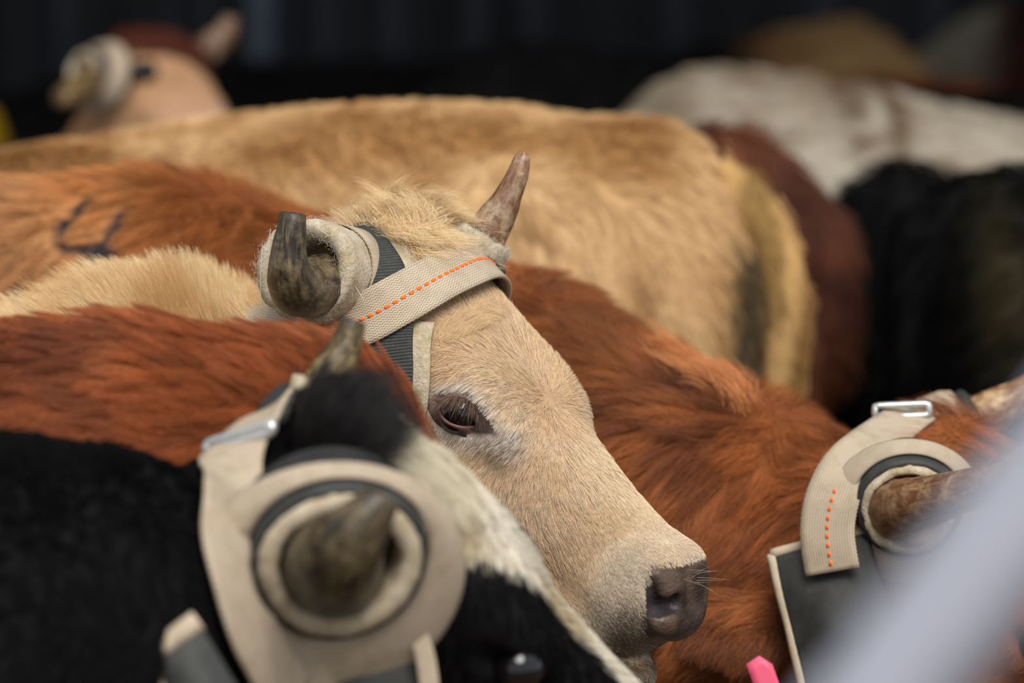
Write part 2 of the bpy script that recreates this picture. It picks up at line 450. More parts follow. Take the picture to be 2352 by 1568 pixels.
class Steer:
    def __init__(s, name, label, base, heading, height=1.08, length=1.15, neck=None, head=None, wide=1.0, group='steers standing in the pen', tops=None, legs=True, ears=None):
        """base: withers on the ground (x, y); heading: radians of its walking direction; head: (R camera axes, t camera, scale)"""
        s.name = name; s.base = np.array([base[0], base[1], 0.0]); s.H = height; s.L = length
        s.dir = np.array([math.cos(heading), math.sin(heading), 0]); s.lat = np.array([-s.dir[1], s.dir[0], 0])
        s.root = root(name, s.base, label, 'steer', group)
        s.neck = neck or []; s.head = None; s.extra = []
        if head is not None:
            R, t, sc = head; s.R = CM @ np.asarray(R, float); s.t = CAM + CM @ np.asarray(t, float); s.sc = sc; s.head = True
        k = height / 1.08; u = np.array([-1.19, -1.12, -.98, -.72, -.45, -.2, 0.0, .14, .2]) * length / 1.15
        s.u0, s.u1 = u[0], u[-1]
        s.top = spline(u, (np.array([.86, 1.0, 1.06, 1.07, 1.05, 1.06, 1.08, .98, .88]) * k) if tops is None else tops(u))
        s.bot = spline(u, np.array([.78, .66, .56, .48, .45, .46, .50, .60, .70]) * k)
        s.wid = spline(u, np.array([.05, .155, .205, .23, .245, .225, .17, .12, .06]) * k * wide)
        s.legs = legs; s.k = k; s.lk = length / 1.15; s.ears = ears or []
    def to_head(s, P): return ((P - s.t) @ s.R) / s.sc
    def from_head(s, q): return s.t + (np.atleast_2d(q) * s.sc) @ s.R.T
    def cowp(s, u, v, w): return s.base + s.dir * u + s.lat * v + np.array([0, 0, w])
    def f(s, P):
        q = P - s.base; u = q @ s.dir; v = q @ s.lat; w = q[:, 2]
        uc = np.clip(u, s.u0, s.u1); zt = s.top(uc); zb = s.bot(uc); wd = s.wid(uc); zc = (zt + zb) / 2; h = (zt - zb) / 2
        up = np.clip((w - zc) / h, 0, 1.2)
        we = wd * (1 - .22 * sstep(.45, 1.1, up))
        r = ((np.abs(v) / we) ** 2.2 + (np.abs(w - zc) / h) ** 2.2) ** (1 / 2.2)
        d = (r - 1) * np.minimum(wd, h)
        d = np.where((u < s.u0) | (u > s.u1), np.sqrt(np.maximum(d + .03, 0) ** 2 + (u - uc) ** 2) - .03, d)
        k, lk = s.k, s.lk
        loc = np.stack([u, np.abs(v), w], 1)
        d = smin(d, ellip(loc, (-.98 * lk, .12, .82 * k), (.19, .115, .23)), .05)
        d = smin(d, ellip(loc, (-.90 * lk, .17, 1.0 * k), (.05, .04, .04)), .05)
        d = smin(d, ellip(loc, (.0, .12, .72 * k), (.15, .085, .24)), .06)
        if s.legs:
            ml = w < .82 * k
            if ml.any():
                d = d.copy(); dl = d[ml]; ll = loc[ml]
                for ch in s.leg_chains():
                    for a, b, r1, r2 in ch: dl = smin(dl, rcone(ll, a, b, r1, r2), .03)
                d[ml] = dl
        dn = None
        for a, b, r1, r2 in s.neck_cones():
            e = rcone(P, a, b, r1, r2); dn = e if dn is None else smin(dn, e, .012)
        if dn is not None: d = smin(d, dn, .05)
        for fn, kk in s.extra: d = smin(d, fn(P), kk)
        if s.head:
            qh = s.to_head(P); m = (np.abs(qh - np.array([.2, 0, -.08])) < np.array([.42, .32, .32])).all(1)
            if m.any():
                d = d.copy(); dh = head_sdf(qh[m]) * s.sc
                d[m] = smin(d[m], dh, .03)
                for c, rr, RR in s.ears: d[m] = smin(d[m], ellip(qh[m], c, rr, RR) * s.sc, .012)
        return d
    def fh(s, P):
        """head and neck alone, for what is fitted to the head"""
        d = np.full(len(P), 9.0)
        for a, b, r1, r2 in s.neck_cones()[-4:]: d = smin(d, rcone(P, a, b, r1, r2), .012)
        if s.head:
            qh = s.to_head(P); d = smin(d, head_sdf(qh) * s.sc, .03)
            for c, rr, RR in s.ears: d = smin(d, ellip(qh, c, rr, RR) * s.sc, .012)
        return d
    def leg_chains(s):
        k, lk = s.k, s.lk
        fl = [(0.0, .13, .62*k), (.03, .135, .40*k), (.0, .13, .22*k), (.0, .13, .08*k), (.03, .13, .028)]
        hl = [(-.97*lk, .14, .70*k), (-.88*lk, .16, .55*k), (-1.07*lk, .14, .40*k), (-1.03*lk, .14, .10*k), (-.99*lk, .14, .028)]
        return [[(a, b, r1, r2) for a, b, r1, r2 in zip(fl, fl[1:], (.075, .042, .03, .026), (.042, .03, .026, .030))],
                [(a, b, r1, r2) for a, b, r1, r2 in zip(hl, hl[1:], (.12, .075, .040, .028), (.075, .040, .028, .030))]]
    def neck_cones(s):
        n = s.neck
        return [(a[:3], b[:3], a[3], b[3]) for a, b in zip(n, n[1:])]
    def build(s, h, colf, mat=None, hf=None):
        lo = np.full(3, 1e9); hi = -lo
        for c in (s.cowp(s.u0 - .05, -.3, 0), s.cowp(s.u0 - .05, .3, 0), s.cowp(s.u1, -.3, s.H + .12), s.cowp(s.u1, .3, s.H + .12)):
            lo = np.minimum(lo, c); hi = np.maximum(hi, c)
        for n in s.neck: lo = np.minimum(lo, n[:3] - n[3] - .06); hi = np.maximum(hi, n[:3] + n[3] + .06)
        if s.head:
            for c in ((-.06, -.24, -.24), (.45, .24, .12), (-.06, .24, .12), (.45, -.24, -.24), (.45, .15, -.2), (-.06, -.2, .12)):
                p = s.from_head(np.array(c))[0]; lo = np.minimum(lo, p - .02); hi = np.maximum(hi, p + .02)
        lo[2] = -.01
        fine = None
        if hf:
            e = np.concatenate([s.from_head(np.array(c)) for c in ((-.02, -.11, -.2), (.43, .11, -.2), (-.02, .11, .04), (.43, -.06, -.16), (.43, .06, -.03), (.15, -.1, .03), (.15, .1, .03), (.15, -.1, -.2))])
            fine = (e.min(0) - .01, e.max(0) + .01)
        V, Q = nets(s.f, lo, hi, h, fine=fine, hf=hf)
        V = to_iso(s.f, V, 0, 1)
        s.V, s.Q = V, Q
        fn = np.cross(V[Q[:, 2]] - V[Q[:, 0]], V[Q[:, 3]] - V[Q[:, 1]])
        N = np.zeros_like(V)
        for k in range(4): np.add.at(N, Q[:, k], fn)
        s.N = nrm(N); s.area = np.linalg.norm(fn, axis=1) / 2
        cc = colf(V)
        if s.head and cc.shape[1] == 3:
            lt = leather(s.to_head(V)); cc = np.concatenate([mixc(cc, srgb(62, 50, 46), lt), lt[:, None]], 1)
        s.body = mesh('body', V, Q, mat or HIDE, s.root, cols=cc)
        return s.body
    def sample(s, n, dens=None, margin=200, back=-.6, wide=2200):
        """random skin points the frame could show, with normals"""
        c = s.V[s.Q].mean(1); px, py, pz = project(c)
        near = ((px > -margin) & (px < 2352 + margin) & (py > -margin) & (py < 1568 + margin))
        far = ((px > -wide) & (px < 2352 + wide) & (py > -wide) & (py < 1568 + 900))
        vn = s.N[s.Q[:, 0]]; fc = (vn * nrm(CAM - c)).sum(1)
        w = s.area * np.where(near & (fc > -.25), 1.0, np.where(far, .22, 0.0))
        w = w * (fc > back)
        if dens is not None: w = w * dens(c, vn)
        cs = np.cumsum(w); i = np.searchsorted(cs, rng.random(n) * cs[-1]); i = np.clip(i, 0, len(w) - 1)
        a = rng.random((n, 1)); b = rng.random((n, 1)); q = s.Q[i]
        bl = lambda A: (A[q[:, 0]] * (1-a) + A[q[:, 1]] * a) * (1-b) + (A[q[:, 3]] * (1-a) + A[q[:, 2]] * a) * b
        return bl(s.V), nrm(bl(s.N))

TT = lambda k: np.linspace(0, 1, k)
def strands(P, N, D, L, lift=.35, bend=.25, k=5, jit=.18, wav=0.0, wavn=2.0, helix=False):
    """P roots, N normals, D rough direction, L length -> n x k x 3"""
    n = len(P); D = D + rng.normal(0, jit, (n, 3)) 
    D = nrm(D - N * (D * N).sum(1, keepdims=True))
    t = TT(k)[None, :, None]; L = np.asarray(L).reshape(-1, 1, 1); lift = np.broadcast_to(np.asarray(lift, float), (n,)).reshape(-1, 1, 1)
    S = P[:, None] - N[:, None] * .001 + L * (D[:, None] * t * np.sqrt(np.maximum(1 - lift ** 2, 0.05)) + N[:, None] * (lift * t - bend * lift * t * t))
    if wav:
        B = np.cross(N, D); ph = rng.random((n, 1, 1)) * 6.28
        S = S + B[:, None] * L * wav * np.sin(t * wavn * 6.28 + ph) * t
        if helix: S = S + (N * .6 + D * .8)[:, None] * L * wav * np.cos(t * wavn * 6.28 + ph) * t
    return S
def clump(S, ratio=14, amt=.6, pw=1.3, want=False):
    n = len(S); m = max(8, n // ratio); g = rng.choice(n, m, replace=False)
    kd = kdtree.KDTree(m)
    for j, p in enumerate(S[g, 0]): kd.insert(p, j)
    kd.balance()
    idx = np.fromiter((kd.find(p)[1] for p in S[:, 0]), int, n)
    G = S[g[idx]]; t = (TT(S.shape[1]) ** pw)[None, :, None]
    a = amt * (.6 + .4 * rng.random((n, 1, 1)))
    out = S + (G - S) * t * a
    return (out, idx, m) if want else out
def taper(k, r): return r * np.array([1.0, 1.0, .9, .7, .35, .2, .1][:k]) if k <= 7 else r * (1 - TT(k) ** 2 * .85)

def horn_mesh(name, ctrl, mat, parent, seg=28, n=36, blunt=True, tint=None, ridges=.012, **kw):
    """ctrl rows: x y z r in world"""
    c = curve_pts(ctrl, n); C = c[:, :3]; R = c[:, 3].copy()
    s = np.linspace(0, 1, n)
    R *= 1 + ridges * np.sin(s * 70) * (s < .45) + rng.normal(0, .004, n)
    if blunt:
        e = nrm(C[-1] - C[-2])
        C = np.concatenate([C, C[-1:] + e * R[-1] * .12, C[-1:] + e * R[-1] * .16, C[-1:] + e * R[-1] * .16])
        R = np.concatenate([R, [R[-1] * .86, R[-1] * .6, R[-1] * .05]])
    else:
        e = nrm(C[-1] - C[-2])
        C = np.concatenate([C, C[-1:] + e * R[-1] * .5, C[-1:] + e * R[-1] * .85, C[-1:] + e * R[-1] * .98])
        R = np.concatenate([R, [R[-1] * .86, R[-1] * .5, R[-1] * .05]])
    V, F = tube(C, R, seg)
    m = len(C); uu = np.repeat(np.linspace(0, 1, m), seg); vv = np.tile(np.linspace(0, 1, seg), m)
    vv = np.abs(vv * 2 - 1)
    V = V + nrm(V - np.repeat(C, seg, 0)) * (vnoise(V, 90, 4) - .5)[:, None] * .0016
    tint = np.ones((len(V), 3)) if tint is None else tint(uu)
    return mesh(name, V, F, mat, parent, cols=tint, uv=np.stack([vv, uu], 1), **kw)

def ribbon(steer, pts, width, thick=.003, off=.004, n=60, m=9, iso_it=4, conform=True, wdir=None, bulge=0.0):
    """strap lying on the hide; pts are world points of its middle line, width in metres (one value or per point). returns top grid, bottom grid, uv"""
    pts = np.asarray(pts, float); wd = np.full(len(pts), width) if np.isscalar(width) else np.asarray(width, float)
    C = curve_pts(np.concatenate([pts, wd[:, None]], 1), n); w = C[:, 3]; C = C[:, :3]
    if conform: C = to_iso(steer.fh, C, off, iso_it)
    T = nrm(np.gradient(C, axis=0)); N = nrm(grad(steer.fh, C))
    if isinstance(wdir, str): B = nrm(np.cross(T, -c_f * .9 - c_r * .35 + c_u * .1))
    elif wdir is not None: B = nrm(wdir - T * (T @ np.asarray(wdir))[:, None]) if np.ndim(wdir) == 1 else wdir
    else:
        for _ in range(6): N[1:-1] = nrm(N[:-2] + 2 * N[1:-1] + N[2:])
        B = nrm(np.cross(N, T))
    v = np.linspace(-.5, .5, m)
    G = C[:, None] + B[:, None] * (w[:, None] * v)[..., None]
    if conform:
        g = G.reshape(-1, 3)
        fl = to_iso(steer.fh, g, off, iso_it)
        G = fl.reshape(n, m, 3)
        for _ in range(3):
            G[1:-1] = (G[:-2] + 2 * G[1:-1] + G[2:]) / 4
        for _ in range(2):
            G[:, 1:-1] = (G[:, :-2] + 2 * G[:, 1:-1] + G[:, 2:]) / 4
    Tn = np.gradient(G, axis=0); Bn = np.gradient(G, axis=1); NN = nrm(np.cross(Bn, Tn))
    ref = N[:, None] * np.ones((1, m, 1))
    NN = np.where(((NN * ref).sum(-1) < 0)[..., None], -NN, NN)
    top = G + NN * thick; 
    L = np.concatenate([[0], np.cumsum(np.linalg.norm(np.diff(C, axis=0), axis=1))])
    uv = np.stack([np.repeat(L, m), (w[:, None] * (v + .5)).ravel()], 1)
    return top, G, np.concatenate([uv, uv]), NN, L
def strap(name, steer, pts, width, mat, parent, label=None, **kw):
    top, bot, uv, NN, L = ribbon(steer, pts, width, **kw)
    V, F = slab(top, bot)
    o = mesh(name, V, F, mat, parent, uv=uv, label=label)
    return o, top, NN, L
def lathe(c, ax, prof, seg=56, wob=0.0, flat=None, start=None):
    """rotate profile rows (radius, height) round axis ax at c; closed profile"""
    ax = nrm(ax); u = nrm(np.cross(ax, np.array([0.3, .2, 1.0]) if start is None else start)); v = np.cross(ax, u)
    th = np.linspace(0, 2 * np.pi, seg, endpoint=False); k = len(prof)
    V = []
    for r, h in prof:
        rr = r * (1 + wob * np.sin(th * 2 + .7) + wob * .6 * np.sin(th * 3 + 2))
        V.append(np.asarray(c) + ax * h + rr[:, None] * (np.cos(th)[:, None] * u + np.sin(th)[:, None] * v))
    V = np.concatenate(V); F = []
    for i in range(k):
        a = (i + 1) % k
        for j in range(seg):
            b = (j + 1) % seg
            F.append((i*seg + j, i*seg + b, a*seg + b, a*seg + j))
    rad = np.repeat(np.cumsum([0] + [math.hypot(prof[i+1][0]-prof[i][0], prof[i+1][1]-prof[i][1]) for i in range(k-1)]), seg)
    uv = np.stack([np.tile(th, k) * np.mean([p[0] for p in prof]), rad], 1)
    return V, F, uv
_sph = {}
def blob(name, c, r, axes, mat, parent, seg=10, **kw):
    th = np.linspace(0, np.pi, seg // 2 + 2); ph = np.linspace(0, 2 * np.pi, seg, endpoint=False)
    V = [np.array([np.sin(t) * np.cos(p), np.sin(t) * np.sin(p), np.cos(t)]) for t in th for p in ph]
    V = np.array(V) * r; V = np.asarray(c) + V @ np.asarray(axes)
    F = [(i*seg + j, (i+1)*seg + j, (i+1)*seg + (j+1) % seg, i*seg + (j+1) % seg) for i in range(len(th) - 1) for j in range(seg)]
    return mesh(name, V, F, mat, parent, **kw)
def mixc(a, b, t): return a * (1 - t[:, None]) + np.asarray(b) * t[:, None]

def add_eyes(st, sides=(-1, 1)):
    for s_ in sides:
        c = st.from_head(np.array([EYE_L[0], s_ * (abs(EYE_L[1]) - .012), EYE_L[2]]))[0]
        blob('eyeball', c, np.ones(3) * .0185 * st.sc, st.R.T, M_EYE, st.root, seg=18)

# ------------------------------------------------------------------ cream steer in focus
RA = [[0.7231, 0.534, 0.4381], [0.5682, -0.0992, -0.8169], [-0.3927, 0.8397, -0.3752]]
def npt(px, py, d, r, drop=True):
    p = W(px, py, d)
    return np.array([p[0], p[1], p[2] - (r if drop else 0), r])
A = Steer('cream_steer', 'pale cream steer in sharp focus with blunt horns and lowered face', W(-330, 760, 4.86)[:2], math.radians(-4), 1.04, 1.15, wide=.92,
          neck=[npt(-330, 790, 4.86, .19), npt(-100, 770, 4.84, .165), npt(100, 752, 4.83, .14), npt(335, 650, 4.82, .125), npt(480, 728, 4.80, .110), npt(640, 765, 4.79, .10)],
          head=(RA, (-0.0979, -0.0603, 4.7502), .947))
A.neck.append(np.array([*A.from_head(np.array([.06, 0, -.09]))[0], .095]))

def px_on(st, pts, depth=4.75):
    """world points where sight lines through the listed places meet the hide"""
    p = np.array([x[:2] for x in pts], float); q = raycast(st.fh, p[:, 0], p[:, 1]); bad = np.abs(st.fh(q)) > .004
    for i in np.where(bad)[0]:
        q[i] = to_iso(st.fh, W(p[i, 0], p[i, 1], pts[i][2] if len(pts[i]) > 2 else depth)[None], 0, 8)[0]
    return q
_lx = np.array([-.15, -.125, -.10, -.07, -.05, -.03]); _lb = np.array([.394, .392, .389, .380, .366, .40])
def leather(q):
    """bare nose leather 0..1 in head space"""
    b = np.interp(q[:, 2], _lx, _lb) + .004 * sstep(.018, 0, np.abs(q[:, 1])) * (q[:, 2] > -.055)
    return sstep(-.002, .002, q[:, 0] - b) * (np.abs(q[:, 1]) < .062) * (q[:, 2] > -.148)
# eye frame of the near side
eyeC = W(1056, 949, 4.6455); EYE_R = .0185
e3 = nrm(-c_f * .95 - c_r * .06 + c_u * .14); e1 = c_r * .935 - c_u * .355; e1 = nrm(e1 - e3 * (e1 @ e3)); e2 = np.cross(e3, e1); e2 = e2 * np.sign(e2 @ c_u)
def eye_uv(P):
    d = P - eyeC; return d @ e1, d @ e2
def lid_d(P):
    """signed distance (in units of 17 mm) to the almond of bare eyelid skin"""
    u, v = eye_uv(P); a = np.where(u > 0, .0385, .030); b = np.where(v > 0, .0165, .0150)
    t = np.abs(u) / a; return np.maximum((np.abs(v + np.where(u > 0, .10, 0) * u) - b * np.maximum(1 - t ** 1.7, 0)) / .017, (t - 1) * 1.2)
def colA(P, skin=True):
    q = A.to_head(P); ishead = (q[:, 0] > -.05) & (np.abs(q - np.array([.2, 0, -.08])) < np.array([.28, .2, .2])).all(1)
    n = vnoise(P, 22, 1); n2 = vnoise(P, 60, 2)
    c = mixc(np.tile(srgb(238, 208, 158), (len(P), 1)), srgb(222, 180, 124), sstep(.35, .8, n))
    face = mixc(np.tile(srgb(236, 210, 176), (len(P), 1)), srgb(222, 186, 142), sstep(.4, .75, n) * .7)
    face = mixc(face, srgb(226, 190, 142), sstep(.16, .06, q[:, 0]) * .7)
    ld = lid_d(P)
    face = mixc(face, srgb(238, 228, 216), sstep(.95, .1, ld + (n2 - .5) * .5))
    face = mixc(face, srgb(218, 204, 184), sstep(.30, .36, q[:, 0]) * sstep(-.035, -.06, q[:, 2] + (n - .5) * .02) * .8)
    c = np.where(ishead[:, None], face, c)
    if not skin: return c
    c = mixc(c, srgb(150, 112, 84), np.full(len(P), .55))
    c = mixc(c, srgb(186, 164, 140), sstep(.29, .33, q[:, 0]) * ishead * .85)
    L = leather(q) * ishead
    nose = mixc(np.tile(srgb(98, 80, 68), (len(P), 1)), srgb(56, 44, 39), sstep(.35, .7, n2))
    nose = mixc(nose, srgb(140, 124, 114), sstep(-.095, -.125, q[:, 2]) * .6)
    c = c * (1 - L[:, None]) + nose * L[:, None]
    inn = ((np.abs(np.abs(q[:, 1]) - .036) < .03) & (q[:, 0] > .36) & (q[:, 2] > -.1) & (head_in(q) < -.0025))
    c[inn] = srgb(62, 54, 56)
    c = mixc(c, srgb(84, 66, 62), sstep(.08, -.05, ld) * ishead)
    return np.concatenate([c, np.maximum(L, 0)[:, None]], 1)
def head_in(q):
    """depth below the plain muzzle (tells the nostril walls)"""
    xc = np.clip(q[:, 0], -.035, .400); zt = H_top(xc); zb = H_bot(xc); w = H_wid(xc); zc = (zt + zb) / 2; h = (zt - zb) / 2
    s_ = q.copy(); s_[:, 1] = -np.abs(q[:, 1])
    r = ((np.abs(q[:, 1]) / w) ** 2.6 + (np.abs(q[:, 2] - zc) / h) ** 2.6) ** (1 / 2.6)
    return smin((r - 1) * np.minimum(w, h), ellip(s_, (.366, -.026, -.088), (.033, .025, .040)), .025)
A.build(.014, colA, hf=.0034)

# horns of the cream steer
def wpts(rows): return np.array([[*W(px, py, d), r] for px, py, d, r in rows])
A_near = wpts([(790, 650, 4.700, .024), (752, 648, 4.668, .0245), (712, 660, 4.640, .0245), (678, 655, 4.615, .0225), (664, 618, 4.600, .0180), (664, 570, 4.596, .0142), (668, 528, 4.594, .0122), (672, 492, 4.594, .0108)])
horn_mesh('horn', A_near, M_HORN_DARK, A.root, tint=lambda u: np.stack([1.0 + .35 * sstep(.3, .1, u) + 1.3 * sstep(.95, .98, u), 1.0 + .28 * sstep(.3, .1, u) + 1.0 * sstep(.95, .98, u), 1.0 + .2 * sstep(.3, .1, u) + .75 * sstep(.95, .98, u)], 1), label='short dark horn with a sawn tip')
A_far = wpts([(1075, 600, 4.80, .020), (1112, 545, 4.80, .0185), (1140, 500, 4.80, .0155), (1168, 450, 4.80, .0120), (1188, 405, 4.80, .0095), (1199, 368, 4.80, .0076)])
horn_mesh('horn', A_far, M_HORN_BROWN, A.root, blunt=False, tint=lambda u: np.stack([1 + .5 * sstep(.7, .85, u), .95 + .65 * sstep(.7, .85, u), .9 + .75 * sstep(.7, .85, u)], 1), label='brown horn with a pale worn tip')

# eye, lids, lashes
eye = blob('eyeball', eyeC, EYE_R * np.ones(3), np.stack([e1, e2, e3]), M_EYE, A.root, seg=40, label='dark glossy eye')
th = np.linspace(0, 2 * np.pi, 72, endpoint=False); rings = []; lc = []
def almond(th, a0, a1, bt, bb, sharp=1.25):
    u = np.where(np.cos(th) > 0, a1, a0) * np.cos(th); v = np.where(np.sin(th) > 0, bt, bb) * np.sign(np.sin(th)) * np.abs(np.sin(th)) ** sharp
    return u, v
specs = [(.0165, .0180, .0100, .0108, -.0018), (.0172, .0200, .0108, .0118, .0006), (.0190, .0250, .0122, .0135, .0020), (.0225, .0300, .0140, .0150, .0016), (.0265, .0330, .0165, .0168, .0000), (.030, .037, .0190, .0185, -.004)]
for k, (a0, a1, bt, bb, dz) in enumerate(specs):
    u, v = almond(th, a0, a1, bt, bb)
    rr = np.hypot(u, v); z = np.sqrt(np.maximum(EYE_R ** 2 - rr ** 2, 0.0)) + .0004 + dz
    P = eyeC + u[:, None] * e1 + v[:, None] * e2 + np.maximum(z, -.01)[:, None] * e3
    if k >= 3:
        SOCKET[0] = False; Q_ = to_iso(A.fh, P, .0015 if k < 5 else -.003, 3); SOCKET[0] = True
        P = P * (1 - (k - 2) / 3) + Q_ * ((k - 2) / 3)
    rings.append(P)
    up = sstep(-.2, .3, np.sin(th)); rt = sstep(.6, .95, np.cos(th)); t = k / 5
    cu = srgb(74, 54, 52) * (1 - t) + srgb(150, 122, 108) * t
    cl = srgb(150, 98, 92) * (1 - min(1, t * 1.7)) + srgb(104, 84, 80) * min(1, t * 1.7)
    cc = cl * (1 - up[:, None]) + cu * up[:, None]
    cc = cc * (1 - rt[:, None] * .7) + srgb(62, 50, 52) * rt[:, None] * .7
    lc.append(np.concatenate([cc * (.8 + .4 * rng.random((72, 1))), np.full((72, 1), .75 * (1 - t))], 1))
V = np.concatenate(rings); F = [(k*72 + j, k*72 + (j+1) % 72, (k+1)*72 + (j+1) % 72, (k+1)*72 + j) for k in range(5) for j in range(72)]
lids = mesh('eyelids', V, F, HIDE, A.root, cols=np.concatenate(lc), label='dark eyelids with a pinkish lower rim')
nl = 210; a = rng.uniform(.12, .93, nl) * np.pi; u, v = almond(a, .0172, .0200, .0108, .0118)
R0 = eyeC + u[:, None] * e1 + v[:, None] * e2 + (np.sqrt(np.maximum(EYE_R ** 2 - u * u - v * v, 0)) + .0012)[:, None] * e3
Ll = rng.uniform(.011, .024, (nl, 1, 1)); t = TT(6)[None, :, None]
sp = (u / .02)[:, None, None] * e1 * .35 + rng.normal(0, .10, (nl, 1, 1)) * e1
LS = R0[:, None] + Ll * (t * (sp - e2 * (.75 + rng.normal(0, .12, (nl, 1, 1)))) + e3 * (t * 1.0 - .55 * t * t))
hair('eyelashes', LS, taper(6, .00016), mixc(np.tile(srgb(128, 100, 78), (nl, 1)), srgb(40, 32, 30), rng.random(nl)), FUR, lids)

# coat
def dirA(P, N):
    q = A.to_head(P); hd = (q[:, 0] > -.02)
    wh = np.array([.195, 0, .0]); v = q - wh; r = np.linalg.norm(v, axis=1, keepdims=True)
    v = v / np.maximum(r, .02)
    side = sstep(.03, .075, np.abs(q[:, 1]))
    v = v + side[:, None] * np.array([.25, 0, -.35]) + np.stack([sstep(.2, .3, q[:, 0]) * .5, 0 * r[:, 0], 0 * r[:, 0]], 1)
    Dh = v @ A.R.T
    Db = np.tile(-A.dir * .75 + np.array([0, 0, -.35]), (len(P), 1)) + np.array([0, 0, 1.0]) * sstep(.2, .75, N[:, 2])[:, None] * .9
    D = np.where(hd[:, None], Dh, Db)
    w = np.stack([vnoise(P, 30, s_) for s_ in (5, 6, 7)], 1) - .5
    return nrm(D) + w * .55
def keepA(P, N):
    q = A.to_head(P)
    k = (1 - leather(q)) * (lid_d(P) > -.02) 
    k = k * np.where((q[:, 0] > .34) & (q[:, 2] > -.105) & (head_in(q) < -.004), 0, 1)
    hd = (q[:, 0] > -.01)
    return np.where(hd, k * (1 + 4.5 * sstep(.28, .33, q[:, 0])), .35)
def coatA(n, name):
    P, N = A.sample(n, keepA); q = A.to_head(P); hd = q[:, 0] > -.02
    m = (lid_d(P) > 0) | ~hd
    P, N, q, hd = P[m], N[m], q[m], hd[m]; n = len(P)
    Lh = .0118 + .010 * sstep(.16, .08, q[:, 0]) * sstep(-.02, .02, q[:, 1]) + .009 * sstep(.13, .05, q[:, 0]) * (q[:, 2] > -.08) - .0058 * sstep(.30, .37, q[:, 0]) - .005 * sstep(.5, .1, lid_d(P))
    crest = sstep(.25, .8, N[:, 2])
    Lb = .020 + .028 * crest * (.25 + 1.2 * vnoise(P, 45, 9))
    L = np.where(hd, Lh, Lb) * rng.uniform(.7, 1.2, n)
    lift = np.where(hd, .34, .33 + .62 * crest)
    S = strands(P, N, dirA(P, N), L, lift, .35, 5, .16)
    S = clump(S, 16, .5)
    c = colA(P, False) * rng.uniform(.82, 1.14, (n, 1))
    c = mixc(c, srgb(236, 224, 208), (rng.random(n) < .10) * .5)
    pd = .06 + .22 * sstep(.33, .38, q[:, 0]) * sstep(-.05, -.09, q[:, 2]) + .6 * sstep(.352, .375, q[:, 0]) * sstep(-.078, -.095, q[:, 2])
    c = mixc(c, srgb(66, 46, 34), ((rng.random(n) < pd) & hd) * .8)
    rr = np.where(hd & (q[:, 0] > .31), .00008, .000105)[:, None] * np.array([1, 1, .9, .7, .35])
    hair(name, S, rr, np.clip(c, 0, 1), FUR, A.root)
coatA(300000, 'coat')

# forelock
def forelock(st, rows, cen, spin, colr, n, Lr, name, rad=.00016, dep=4.75, swirl=.8, liftr=(.3, .9), wav=.16, up=.25, label=None):
    """rows: outline in the photograph of the tuft's roots"""
    x0, x1, y0, y1 = rows
    px = rng.uniform(x0, x1, n); py = rng.uniform(y0, y1, n)
    P = raycast(st.fh, px, py); ok = np.abs(st.fh(P)) < .003; P = P[ok]; px = px[ok]; py = py[ok]; n = len(P)
    N = nrm(grad(st.fh, P))
    r = np.stack([px - cen[0], py - cen[1]], 1); r = r / np.maximum(np.linalg.norm(r, axis=1, keepdims=True), 30)
    tx = r[:, 0] - swirl * r[:, 1] * spin; ty = r[:, 1] + swirl * r[:, 0] * spin
    D = tx[:, None] * c_r - (ty - up)[:, None] * c_u
    w = np.stack([vnoise(P, 26, s_) for s_ in (15, 16, 17)], 1) - .5
    S = strands(P, N, nrm(D) + w * 1.1, rng.uniform(*Lr, n), rng.uniform(*liftr, n), .75, 7, .22, wav, .9)
    S = clump(S, 26, .75, 1.0)
    S[:, :, 2] -= (TT(7) ** 2)[None] * .008
    c = mixc(np.tile(colr[0], (n, 1)), colr[1], rng.random(n) ** 1.5) * rng.uniform(.8, 1.15, (n, 1))
    return hair(name, S, taper(7, rad), np.clip(c, 0, 1), FUR, st.root, label=label)
def inpoly(px, py, poly):
    r = np.zeros(len(px), bool); n = len(poly)
    for i in range(n):
        (x1, y1), (x2, y2) = poly[i], poly[(i + 1) % n]
        r ^= ((y1 > py) != (y2 > py)) & (px < (x2 - x1) * (py - y1) / (y2 - y1 + 1e-9) + x1)
    return r
def lock(st, poly, ang, n, Lr, lift, colr, name, rad, wav, spread=.35, cl=(24, .8), label=None, curl=0.0, depth=4.8):
    """long hair rooted inside an outline, lying along ang (degrees, 0 right, 90 up)"""
    p = np.array(poly, float); px = rng.uniform(p[:, 0].min(), p[:, 0].max(), n * 3); py = rng.uniform(p[:, 1].min(), p[:, 1].max(), n * 3)
    m = inpoly(px, py, poly); px, py = px[m][:n], py[m][:n]
    P = raycast(st.fh, px, py); ok = np.abs(st.fh(P)) < .003
    P[~ok] = to_iso(st.fh, W(0, 0, depth) + 0 * P[~ok] + ((px[~ok] - 0)[:, None] * c_r - (py[~ok])[:, None] * c_u) * depth / FPX, 0, 6) if (~ok).any() else P[~ok]
    n = len(P); N = nrm(grad(st.fh, P)); a_ = np.radians(ang(px, py) + rng.normal(0, spread * 40, n))
    D = np.cos(a_)[:, None] * c_r + np.sin(a_)[:, None] * c_u
    w = np.stack([vnoise(P, 40, s_) for s_ in (15, 16, 17)], 1) - .5
    kk = 11 if curl else 7
    S = strands(P, N, D + w * 1.0, rng.uniform(*Lr, n), rng.uniform(*lift, n), .55, kk, .18, wav, curl or .85, bool(curl))
    S = clump(S, *cl, .9)
    c = mixc(np.tile(colr[0], (n, 1)), colr[1], rng.random(n) ** 1.3) * rng.uniform(.78, 1.12, (n, 1))
    return hair(name, S, taper(kk, rad), np.clip(c, 0, 1), FUR, st.root, label=label)
_fc = (srgb(236, 198, 140), srgb(252, 232, 196))
